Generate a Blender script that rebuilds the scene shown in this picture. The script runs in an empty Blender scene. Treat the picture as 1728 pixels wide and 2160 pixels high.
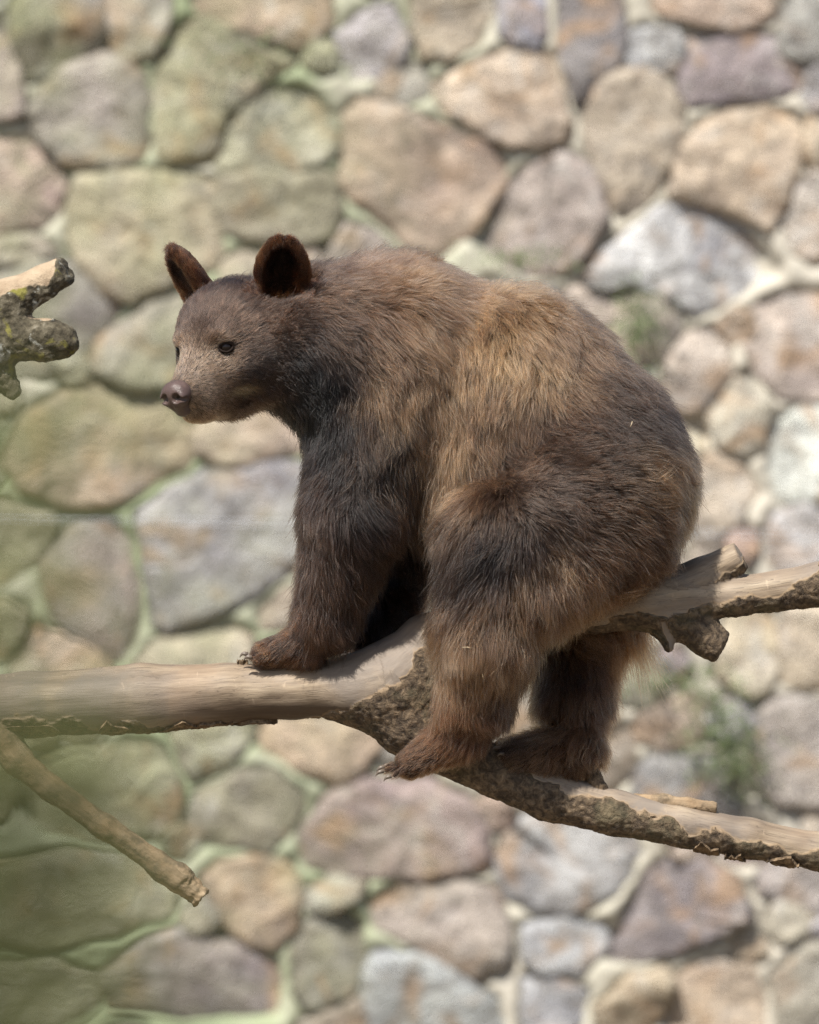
import bpy, math, random
import numpy as np
from mathutils import Vector, kdtree

# ------------------------------------------------------------------ camera, sky, sun
S = 0.0007                      # metres per unit; one unit is one photo pixel at the bear
CAM_D = 12.0                    # camera to bear
WALL_Y = 2.9                    # wall face behind the bear
scene = bpy.context.scene
C = scene.collection
R = math.radians

cam_d = bpy.data.cameras.new('camera')
cam = bpy.data.objects.new('camera', cam_d)
C.objects.link(cam)
cam.location = (0, -CAM_D, 0)
cam.rotation_euler = (R(90), 0, 0)
cam_d.sensor_fit = 'VERTICAL'
cam_d.sensor_height = 36
cam_d.sensor_width = 36
cam_d.lens = 36 * CAM_D / (2160 * S)
cam_d.clip_end = 500
cam_d.dof.use_dof = True
cam_d.dof.focus_distance = CAM_D - 0.09
cam_d.dof.aperture_fstop = 2.7
cam_d.dof.aperture_blades = 0
scene.camera = cam

SUN = Vector((-0.26, -0.54, 0.80)).normalized()      # towards the sun
w = bpy.data.worlds.new('World'); scene.world = w; w.use_nodes = True
nt = w.node_tree
sky = nt.nodes.new('ShaderNodeTexSky'); sky.sky_type = 'NISHITA'; sky.sun_disc = False
sky.sun_elevation = math.asin(SUN.z); sky.sun_rotation = math.atan2(SUN.x, SUN.y)
nt.links.new(sky.outputs[0], nt.nodes['Background'].inputs[0])
nt.nodes['Background'].inputs[1].default_value = 0.075
sl = bpy.data.lights.new('sun', 'SUN'); sl.energy = 4.8; sl.angle = R(0.8); sl.color = (1.0, 0.95, 0.87)
so = bpy.data.objects.new('sun', sl); C.objects.link(so)
so.rotation_euler = SUN.to_track_quat('Z', 'Y').to_euler()
so.location = (-4, -6, 8)

vs = scene.view_settings
vs.view_transform = 'Standard'; vs.look = 'None'; vs.gamma = 1; vs.use_curve_mapping = False
vs.exposure = 0.86
scene.render.engine = 'CYCLES'
cy = scene.cycles
cy.use_denoising = True; cy.denoiser = 'OPENIMAGEDENOISE'; cy.denoising_prefilter = 'NONE'
cy.max_bounces = 10; cy.diffuse_bounces = 4; cy.glossy_bounces = 4; cy.transmission_bounces = 8
cy.transparent_max_bounces = 8
try:
    scene.cycles_curves.shape = 'RIBBONS'
    scene.cycles_curves.subdivisions = 2
except Exception:
    pass

rng = np.random.default_rng(7)
random.seed(7)

# ------------------------------------------------------------------ numpy helpers
f32 = np.float32
def A(*v): return np.array(v, dtype=f32)
def V(px, py, d=0.0): return A(px - 864.0, d, 1080.0 - py)      # photo pixel + depth -> unit space
def nrm(v):
    return v / np.maximum(np.linalg.norm(v, axis=-1, keepdims=True), 1e-9)
def lin(rgb):
    c = np.array(rgb, dtype=np.float64) / 255.0
    return np.where(c <= 0.04045, c / 12.92, ((c + 0.055) / 1.055) ** 2.4)

def _hash(i, j, k, seed):
    h = (i * 374761393 + j * 668265263 + k * 2147483647 + seed * 1274126177) & 0xFFFFFFFF
    h = ((h ^ (h >> 13)) * 1274126177) & 0xFFFFFFFF
    h = (h ^ (h >> 16)) & 0xFFFFFF
    return h.astype(np.float64) / float(0xFFFFFF)
def noise(p, scale, seed=0):
    """value noise in 0..1 at points p (N,3), cell size = scale"""
    q = np.asarray(p, dtype=np.float64) / scale
    i = np.floor(q).astype(np.int64); f = q - i
    f = f * f * (3 - 2 * f)
    r = 0
    for a in (0, 1):
        for b in (0, 1):
            for c in (0, 1):
                wgt = (f[:, 0] if a else 1 - f[:, 0]) * (f[:, 1] if b else 1 - f[:, 1]) * (f[:, 2] if c else 1 - f[:, 2])
                r = r + wgt * _hash(i[:, 0] + a, i[:, 1] + b, i[:, 2] + c, seed)
    return r
def fbm(p, scale, seed=0, oct=3):
    r = 0; a = 1; t = 0
    for o in range(oct):
        r = r + a * noise(p, scale / 2 ** o, seed + 17 * o); t += a; a *= 0.55
    return r / t
def smooth(e0, e1, x):
    t = np.clip((x - e0) / (e1 - e0), 0, 1); return t * t * (3 - 2 * t)

class Field:
    """distance field on a grid; shapes are blended in one by one"""
    def __init__(s, lo, hi, h):
        s.lo = np.array(lo, dtype=f32); s.h = h
        s.n = np.ceil((np.array(hi) - s.lo) / h).astype(int) + 1
        s.D = np.full(tuple(s.n), 1e3, dtype=f32)
    def sub(s, lo, hi, pad):
        a = np.clip(np.floor((np.array(lo) - pad - s.lo) / s.h).astype(int), 0, s.n - 1)
        b = np.clip(np.ceil((np.array(hi) + pad - s.lo) / s.h).astype(int) + 1, 1, s.n)
        sl = tuple(slice(int(x), int(y)) for x, y in zip(a, b))
        g = [(s.lo[i] + s.h * np.arange(a[i], b[i], dtype=f32)) for i in range(3)]
        return sl, g
    def put(s, sl, d, k, mode):
        D = s.D[sl]
        if mode == 'add':
            hh = np.clip(0.5 + 0.5 * (D - d) / k, 0, 1)
            s.D[sl] = D + (d - D) * hh - k * hh * (1 - hh)
        else:
            d = -d
            hh = np.clip(0.5 - 0.5 * (D - d) / k, 0, 1)
            s.D[sl] = D + (d - D) * hh + k * hh * (1 - hh)
    def capsule(s, a, b, ra, rb, k=20, mode='add', cut=None, sq=None):
        a = np.asarray(a, f32); b = np.asarray(b, f32)
        r = max(ra, rb)
        sl, g = s.sub(np.minimum(a, b) - r, np.maximum(a, b) + r, k + 8)
        X = g[0][:, None, None] - a[0]; Y = g[1][None, :, None] - a[1]; Z = g[2][None, None, :] - a[2]
        ab = b - a; L2 = float(ab @ ab) + 1e-6
        t = np.clip((X * ab[0] + Y * ab[1] + Z * ab[2]) / L2, 0, 1)
        d = np.sqrt((X - t * ab[0]) ** 2 + ((Y - t * ab[1]) * (sq or 1.0)) ** 2 + (Z - t * ab[2]) ** 2) - (ra + (rb - ra) * t)
        if cut is not None:                      # saw the far end off square
            n = nrm(np.asarray(cut, f32))
            d = np.maximum(d, (X - ab[0]) * n[0] + (Y - ab[1]) * n[1] + (Z - ab[2]) * n[2])
        s.put(sl, d, k, mode)
    def path(s, pts, k=20, mode='add'):
        for (p, r), (q, r2) in zip(pts[:-1], pts[1:]):
            s.capsule(p, q, r, r2, k, mode)
    def ellipsoid(s, c, rad, k=20, mode='add', M=None):
        c = np.asarray(c, f32); rad = np.asarray(rad, f32)
        rr = float(rad.max()) if M is not None else rad
        sl, g = s.sub(c - rr, c + rr, k + 8)
        X = g[0][:, None, None] - c[0]; Y = g[1][None, :, None] - c[1]; Z = g[2][None, None, :] - c[2]
        if M is not None:
            X, Y, Z = (M[i][0] * X + M[i][1] * Y + M[i][2] * Z for i in range(3))
        k0 = np.sqrt((X / rad[0]) ** 2 + (Y / rad[1]) ** 2 + (Z / rad[2]) ** 2)
        k1 = np.sqrt((X / rad[0] ** 2) ** 2 + (Y / rad[1] ** 2) ** 2 + (Z / rad[2] ** 2) ** 2) + 1e-9
        s.put(sl, k0 * (k0 - 1) / k1, k, mode)
    def mesh(s):
        D = s.D; ins = D < 0
        c = np.zeros(tuple(np.array(D.shape) - 1), dtype=np.uint8)
        for a in (0, 1):
            for b in (0, 1):
                for e in (0, 1):
                    c += ins[a:D.shape[0] - 1 + a, b:D.shape[1] - 1 + b, e:D.shape[2] - 1 + e]
        act = (c > 0) & (c < 8)
        ai = np.argwhere(act)
        idx = np.full(act.shape, -1, dtype=np.int32); idx[act] = np.arange(len(ai))
        pos = np.zeros((len(ai), 3)); cnt = np.zeros(len(ai))
        cs = [(a, b, e) for a in (0, 1) for b in (0, 1) for e in (0, 1)]
        val = {k: D[ai[:, 0] + k[0], ai[:, 1] + k[1], ai[:, 2] + k[2]] for k in cs}
        for p in cs:
            for ax in range(3):
                if p[ax] == 0:
                    q = list(p); q[ax] = 1; q = tuple(q)
                    da, db = val[p], val[q]
                    m = (da < 0) != (db < 0)
                    t = np.where(m, da / np.where(m, da - db, 1), 0)
                    e = np.array(p)[None, :] + np.eye(3)[ax][None, :] * t[:, None]
                    pos[m] += e[m]; cnt[m] += 1
        pos = (ai + pos / cnt[:, None]) * s.h + s.lo
        quads = []
        for ax in range(3):
            o1, o2 = [(1, 2), (2, 0), (0, 1)][ax]
            sa = [slice(1, -1)] * 3; sb = [slice(1, -1)] * 3
            sa[ax] = slice(0, -1); sb[ax] = slice(1, None)
            A0 = ins[tuple(sa)]; B0 = ins[tuple(sb)]
            e = np.argwhere(A0 != B0)
            up = A0[e[:, 0], e[:, 1], e[:, 2]]
            base = e + 1; base[:, ax] -= 1
            def cell(u, v):
                q = base.copy(); q[:, o1] -= u; q[:, o2] -= v
                return idx[q[:, 0], q[:, 1], q[:, 2]]
            q = np.stack([cell(1, 1), cell(0, 1), cell(0, 0), cell(1, 0)], 1)
            q[~up] = q[~up][:, ::-1]
            quads.append(q)
        return pos, np.concatenate(quads)

def vnormals(v, q):
    n = np.zeros_like(v)
    fn = np.cross(v[q[:, 2]] - v[q[:, 0]], v[q[:, 3]] - v[q[:, 1]])
    for i in range(4): np.add.at(n, q[:, i], fn)
    return nrm(n)
def relax(v, q, it=2, f=0.5):
    for _ in range(it):
        s = np.zeros_like(v); c = np.zeros(len(v))
        for i in range(4):
            j = (i + 1) % 4
            np.add.at(s, q[:, i], v[q[:, j]]); np.add.at(c, q[:, i], 1)
            np.add.at(s, q[:, j], v[q[:, i]]); np.add.at(c, q[:, j], 1)
        v = v + f * (s / c[:, None] - v)
    return v

# ------------------------------------------------------------------ blender helpers
def obj(name, v, f, m=None, parent=None, smooth_=True, attrs=None):
    me = bpy.data.meshes.new(name)
    v = np.asarray(v, dtype=np.float64)
    if isinstance(f, np.ndarray):
        n = f.shape[1]
        me.vertices.add(len(v)); me.vertices.foreach_set('co', v.ravel().astype(f32))
        me.loops.add(f.size); me.loops.foreach_set('vertex_index', f.ravel().astype(np.int32))
        me.polygons.add(len(f)); me.polygons.foreach_set('loop_start', np.arange(0, f.size, n, dtype=np.int32))
        me.update(calc_edges=True); me.validate()
    else:
        me.from_pydata([tuple(x) for x in v], [], f); me.update()
    if smooth_ and len(me.polygons):
        me.polygons.foreach_set('use_smooth', np.ones(len(me.polygons), dtype=bool))
    for k, a in (attrs or {}).items():
        a = np.asarray(a, dtype=f32)
        if a.ndim == 1:
            me.attributes.new(k, 'FLOAT', 'POINT').data.foreach_set('value', a)
        elif a.shape[1] == 3:
            me.attributes.new(k, 'FLOAT_VECTOR', 'POINT').data.foreach_set('vector', a.ravel())
        else:
            me.attributes.new(k, 'FLOAT_COLOR', 'POINT').data.foreach_set('color', a.ravel())
    if m: me.materials.append(m)
    o = bpy.data.objects.new(name, me); C.objects.link(o)
    if parent: o.parent = parent
    return o
def thing(name, label, cat, loc=(0, 0, 0), group=None):
    o = bpy.data.objects.new(name, None); C.objects.link(o); o.location = loc
    o.empty_display_size = 0.05
    tag(o, label, cat, group); return o
def tag(o, label, cat, group=None):
    o['label'] = label; o['category'] = cat
    if group: o['group'] = group

class Mat:
    def __init__(s, name):
        s.m = bpy.data.materials.new(name); s.m.use_nodes = True
        s.t = s.m.node_tree; s.b = s.t.nodes['Principled BSDF']
    def n(s, typ, **kw):
        o = s.t.nodes.new('ShaderNode' + typ)
        for k, v in kw.items():
            if k[0] == '_': setattr(o, k[1:], v)
            else:
                key = int(k[1:]) if k[0] == 'i' and k[1:].isdigit() else k.replace('_', ' ')
                s.set(o.inputs[key], v)
        return o
    def set(s, inp, v):
        if isinstance(v, bpy.types.NodeSocket): s.t.links.new(v, inp)
        else: inp.default_value = v
    def ramp(s, fac, stops, interp='LINEAR'):
        r = s.t.nodes.new('ShaderNodeValToRGB'); s.set(r.inputs[0], fac)
        r.color_ramp.interpolation = interp
        e = r.color_ramp.elements
        while len(e) < len(stops): e.new(0.5)
        for x, (p, c) in zip(e, stops):
            x.position = p; x.color = (c, c, c, 1) if isinstance(c, (int, float)) else tuple(c) + ((1,) if len(c) == 3 else ())
        return r.outputs[0]
    def mix(s, f, a, b, mode='MIX'):
        o = s.t.nodes.new('ShaderNodeMix'); o.data_type = 'RGBA'; o.blend_type = mode
        s.set(o.inputs[0], f)
        for i, x in ((6, a), (7, b)):
            if isinstance(x, (tuple, list, np.ndarray)): x = tuple(float(y) for y in x[:3]) + (1,)
            s.set(o.inputs[i], x)
        return o.outputs[2]
    def math(s, op, a, b=0.0, clamp=False):
        o = s.t.nodes.new('ShaderNodeMath'); o.operation = op; o.use_clamp = clamp
        s.set(o.inputs[0], a); s.set(o.inputs[1], b); return o.outputs[0]
    def noise(s, vec, scale, detail=4, rough=0.55, dist=0.0):
        o = s.n('TexNoise', Scale=scale, Detail=detail, Roughness=rough, Distortion=dist)
        if vec is not None: s.set(o.inputs['Vector'], vec)
        return o.outputs[0]
    def bump(s, h, strength, dist=0.01, normal=None):
        o = s.n('Bump', Strength=strength, Distance=dist, Height=h)
        if normal is not None: s.set(o.inputs['Normal'], normal)
        return o.outputs[0]
    def out(s, color=None, rough=None, normal=None, spec=None):
        if color is not None: s.set(s.b.inputs['Base Color'], color if isinstance(color, bpy.types.NodeSocket) else tuple(color[:3]) + (1,))
        if rough is not None: s.set(s.b.inputs['Roughness'], rough)
        if normal is not None: s.set(s.b.inputs['Normal'], normal)
        if spec is not None: s.set(s.b.inputs['Specular IOR Level'], spec)
        return s.m

# ------------------------------------------------------------------ materials
def mat_stone():
    M = Mat('field_stone')
    oi = M.n('ObjectInfo'); tc = M.n('TexCoord')
    off = M.n('VectorMath', _operation='SCALE', i0=(37.0, 19.0, 53.0)); M.set(off.inputs['Scale'], oi.outputs['Random'])
    vec = M.n('VectorMath', _operation='ADD', i0=tc.outputs['Object'], i1=off.outputs[0]).outputs[0]
    big = M.noise(vec, 9, 6, 0.68, 0.8)
    fine = M.noise(vec, 55, 5, 0.65)
    c = M.mix(M.ramp(big, [(0.32, 0.0), (0.68, 1.0)]), M.mix(1.0, oi.outputs['Color'], (0.54, 0.53, 0.55), 'MULTIPLY'), M.mix(1.0, oi.outputs['Color'], (1.34, 1.32, 1.28), 'MULTIPLY'))
    c = M.mix(M.ramp(M.noise(vec, 10, 3, 0.5, 1.0), [(0.54, 0.0), (0.68, 0.7)]), c, (0.34, 0.215, 0.12))
    c = M.mix(M.ramp(M.noise(vec, 14, 3, 0.5, 1.0), [(0.55, 0.0), (0.75, 0.5)]), c, (0.50, 0.49, 0.47))
    c = M.mix(M.math('MULTIPLY', M.ramp(fine, [(0.3, 1.0), (0.5, 0.0)]), 0.5), c, (0.14, 0.12, 0.10))
    vo = M.n('TexVoronoi', _feature='DISTANCE_TO_EDGE', Scale=9.0)
    M.set(vo.inputs['Vector'], M.n('VectorMath', _operation='ADD', i0=vec, i1=M.n('VectorMath', _operation='SCALE', i0=M.n('TexNoise', Scale=14.0, Vector=vec).outputs['Color'], Scale=0.12).outputs[0]).outputs[0])
    c = M.mix(M.ramp(vo.outputs[0], [(0.0, 0.55), (0.05, 0.0)]), c, (0.16, 0.14, 0.12))
    geo = M.n('NewGeometry')
    pos = M.n('SeparateXYZ', i0=geo.outputs['Position'])
    east = M.ramp(M.math('ADD', M.math('MULTIPLY', pos.outputs[0], 0.42), 0.5), [(0.10, 0.75), (0.42, 0.35), (0.60, 0.05)])
    algae = M.math('MULTIPLY', M.ramp(M.noise(geo.outputs['Position'], 5.0, 4, 0.6), [(0.36, 0.0), (0.66, 1.0)]), east)
    c = M.mix(algae, c, (0.27, 0.285, 0.15))
    h = M.math('ADD', M.math('MULTIPLY', big, 1.0), M.math('MULTIPLY', fine, 0.25))
    return M.out(c, 0.9, M.bump(h, 1.0, 0.045), 0.2)
def mat_mortar():
    M = Mat('lime_mortar')
    geo = M.n('NewGeometry'); P = geo.outputs['Position']
    n1 = M.noise(P, 9, 4, 0.6); n2 = M.noise(P, 60, 4, 0.6)
    c = M.mix(n1, (0.36, 0.33, 0.28), (0.52, 0.48, 0.415))
    pos = M.n('SeparateXYZ', i0=P)
    east = M.ramp(M.math('ADD', M.math('MULTIPLY', pos.outputs[0], 0.42), 0.5), [(0.14, 1.0), (0.44, 0.85), (0.58, 0.22), (0.8, 0.05)])
    alg = M.math('MULTIPLY', M.ramp(M.noise(P, 3.4, 4, 0.6), [(0.28, 0.15), (0.55, 1.0)]), east)
    c = M.mix(alg, c, M.mix(M.noise(P, 7, 3), (0.15, 0.19, 0.12), (0.29, 0.335, 0.19)))
    h = M.math('ADD', n1, M.math('MULTIPLY', n2, 0.3))
    return M.out(c, 0.95, M.bump(h, 0.6, 0.02), 0.1)
def mat_wood():
    M = Mat('weathered_wood_and_bark')
    g = M.n('Attribute', _attribute_name='grain').outputs['Vector']
    bk = M.n('Attribute', _attribute_name='bark').outputs['Fac']
    geo = M.n('NewGeometry'); P = geo.outputs['Position']
    st = M.noise(g, 1.0, 6, 0.6, 0.12)
    fine = M.noise(g, 7, 4, 0.6)
    c = M.ramp(st, [(0.26, (0.10, 0.068, 0.045)), (0.41, (0.195, 0.138, 0.085)), (0.55, (0.29, 0.216, 0.136)), (0.74, (0.41, 0.322, 0.212))])
    c = M.mix(M.ramp(fine, [(0.32, 0.4), (0.48, 0.0)]), c, (0.12, 0.08, 0.05))
    c = M.mix(M.ramp(M.noise(P, 9, 3, 0.5), [(0.42, 0.0), (0.68, 0.7)]), c, (0.20, 0.155, 0.12))
    ck = M.noise(M.n('VectorMath', _operation='MULTIPLY', i0=g, i1=(0.35, 1.0, 1.0)).outputs[0], 2.6, 3, 0.5, 0.2)
    crack = M.ramp(ck, [(0.485, 0.0), (0.497, 1.0), (0.503, 1.0), (0.515, 0.0)])
    c = M.mix(M.math('MULTIPLY', crack, 0.55), c, (0.05, 0.035, 0.025))
    sc = M.noise(M.n('VectorMath', _operation='MULTIPLY', i0=g, i1=(14.0, 0.5, 0.5)).outputs[0], 1.5, 3, 0.6, 0.3)
    c = M.mix(M.ramp(sc, [(0.66, 0.0), (0.72, 0.4)]), c, (0.46, 0.34, 0.22))
    c = M.mix(M.ramp(M.noise(P, 6.5, 4, 0.6, 0.8), [(0.5, 0.0), (0.66, 0.5)]), c, M.mix(st, (0.20, 0.125, 0.068), (0.36, 0.25, 0.15)))
    c = M.mix(M.ramp(M.noise(P, 4.3, 4, 0.6, 0.8), [(0.44, 0.0), (0.58, 0.85)]), c, M.mix(st, (0.08, 0.063, 0.05), (0.27, 0.22, 0.175)))
    c = M.mix(0.22, c, M.n('HueSaturation', Saturation=0.25, Value=0.9, Color=c).outputs[0])
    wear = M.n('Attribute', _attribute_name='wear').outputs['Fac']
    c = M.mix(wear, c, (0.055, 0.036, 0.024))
    b1 = M.noise(P, 75, 6, 0.7, 0.5); b2 = M.noise(P, 16, 3, 0.6)
    cb = M.ramp(b1, [(0.30, (0.020, 0.015, 0.011)), (0.45, (0.075, 0.055, 0.038)), (0.58, (0.165, 0.12, 0.078)), (0.74, (0.33, 0.25, 0.165))])
    cb = M.mix(M.ramp(b2, [(0.5, 0.0), (0.68, 0.5)]), cb, (0.105, 0.095, 0.055))
    edge = M.ramp(bk, [(0.30, 0.0), (0.42, 0.9), (0.5, 0.9), (0.62, 0.0)])
    c2 = M.mix(M.ramp(bk, [(0.40, 0.0), (0.60, 1.0)]), c, cb)
    c2 = M.mix(M.math('MULTIPLY', edge, 0.5), c2, (0.30, 0.205, 0.115))
    hw = M.math('ADD', M.math('MULTIPLY', st, 0.22), M.math('MULTIPLY', fine, 0.10))
    hb = M.math('ADD', M.math('MULTIPLY', b1, 1.6), b2)
    bm = M.ramp(bk, [(0.44, 0.0), (0.56, 1.0)])
    h = M.math('ADD', M.math('MULTIPLY', hw, M.math('SUBTRACT', 1.0, bm)), M.math('MULTIPLY', hb, bm))
    rough = M.math('ADD', M.math('MULTIPLY', bm, 0.3), 0.6)
    return M.out(c2, rough, M.bump(h, 0.9, 0.006), 0.25)
def mat_barkflake():
    M = Mat('flaking_bark'); P = M.n('NewGeometry').outputs['Position']
    b1 = M.noise(P, 90, 5, 0.7)
    c = M.ramp(b1, [(0.3, (0.03, 0.022, 0.016)), (0.5, (0.13, 0.09, 0.055)), (0.72, (0.33, 0.24, 0.15))])
    return M.out(c, 0.9, M.bump(b1, 0.9, 0.005), 0.2)
def mat_lichen():
    M = Mat('lichen_bark')
    bk = M.n('Attribute', _attribute_name='bark').outputs['Fac']
    P = M.n('NewGeometry').outputs['Position']
    b1 = M.noise(P, 60, 6, 0.7)
    cb = M.ramp(b1, [(0.3, (0.02, 0.017, 0.012)), (0.5, (0.075, 0.063, 0.042)), (0.66, (0.16, 0.14, 0.10)), (0.8, (0.30, 0.28, 0.24))])
    cb = M.mix(M.ramp(M.noise(P, 26, 4, 0.6, 0.5), [(0.58, 0.0), (0.68, 0.65)]), cb, (0.24, 0.22, 0.04))
    cb = M.mix(M.ramp(M.noise(P, 42, 4, 0.6, 0.9), [(0.6, 0.0), (0.68, 0.7)]), cb, (0.36, 0.36, 0.32))
    cw = M.ramp(M.noise(P, 30, 4), [(0.3, (0.26, 0.19, 0.125)), (0.7, (0.42, 0.33, 0.23))])
    c = M.mix(M.ramp(bk, [(0.42, 0.0), (0.58, 1.0)]), cw, cb)
    return M.out(c, 0.85, M.bump(b1, 1.0, 0.006), 0.2)
def mat_simple(name, col, rough=0.6, spec=0.4, var=0.0, scale=40, bump=0.0):
    M = Mat(name)
    if var:
        P = M.n('NewGeometry').outputs['Position']; n = M.noise(P, scale, 4)
        c = M.mix(n, tuple(x * (1 - var) for x in col), tuple(min(1, x * (1 + var)) for x in col))
        return M.out(c, rough, M.bump(n, bump, 0.002) if bump else None, spec)
    return M.out(col, rough, None, spec)
def mat_leaf(name, a, b):
    M = Mat(name); P = M.n('NewGeometry').outputs['Position']
    c = M.mix(M.noise(P, 22, 3), a, b)
    M.out(c, 0.55, None, 0.35)
    tr = M.n('BsdfTranslucent', Color=c); mx = M.n('MixShader'); M.set(mx.inputs[0], 0.3)
    M.t.links.new(M.b.outputs[0], mx.inputs[1]); M.t.links.new(tr.outputs[0], mx.inputs[2])
    M.t.links.new(mx.outputs[0], M.t.nodes['Material Output'].inputs[0])
    return M.m
def mat_fur():
    M = Mat('bear_fur')
    col = M.n('Attribute', _attribute_name='fcol').outputs['Color']
    hi = M.n('HairInfo')
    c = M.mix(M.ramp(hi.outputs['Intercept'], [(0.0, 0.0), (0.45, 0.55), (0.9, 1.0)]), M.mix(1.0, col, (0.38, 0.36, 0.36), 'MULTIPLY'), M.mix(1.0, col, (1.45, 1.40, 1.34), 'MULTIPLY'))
    h = M.n('BsdfHairPrincipled', _model='CHIANG', _parametrization='COLOR')
    M.set(h.inputs['Color'], c)
    M.set(h.inputs['Roughness'], 0.34); M.set(h.inputs['Radial Roughness'], 0.5)
    M.set(h.inputs['Random Roughness'], 0.2); M.set(h.inputs['IOR'], 1.42)
    M.t.links.new(h.outputs[0], M.t.nodes['Material Output'].inputs[0])
    return M.m

m_stone = mat_stone(); m_mortar = mat_mortar(); m_wood = mat_wood(); m_flake = mat_barkflake(); m_lichen = mat_lichen()
m_fur = mat_fur()
m_skin = mat_simple('bear_skin', (0.030, 0.020, 0.015), 0.8, 0.1)
m_leafw = mat_leaf('wall_weed_leaf', (0.09, 0.13, 0.06), (0.24, 0.29, 0.14))
m_leaff = mat_leaf('near_shrub_leaf', (0.070, 0.080, 0.024), (0.150, 0.158, 0.060))
m_stem = mat_simple('green_stem', (0.10, 0.10, 0.04), 0.7, 0.3)
m_wire = mat_simple('galvanised_wire', (0.52, 0.54, 0.57), 0.95, 0.0)
m_ground = mat_simple('bare_earth', (0.16, 0.125, 0.085), 0.95, 0.1, 0.35, 3, 0.5)

# ------------------------------------------------------------------ ground
gv = [(-80, -60, -2.2), (80, -60, -2.2), (80, 60, -2.2), (-80, 60, -2.2)]
go = obj('ground', gv, [(0, 1, 2, 3)], m_ground, None, False); go['kind'] = 'structure'

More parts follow.
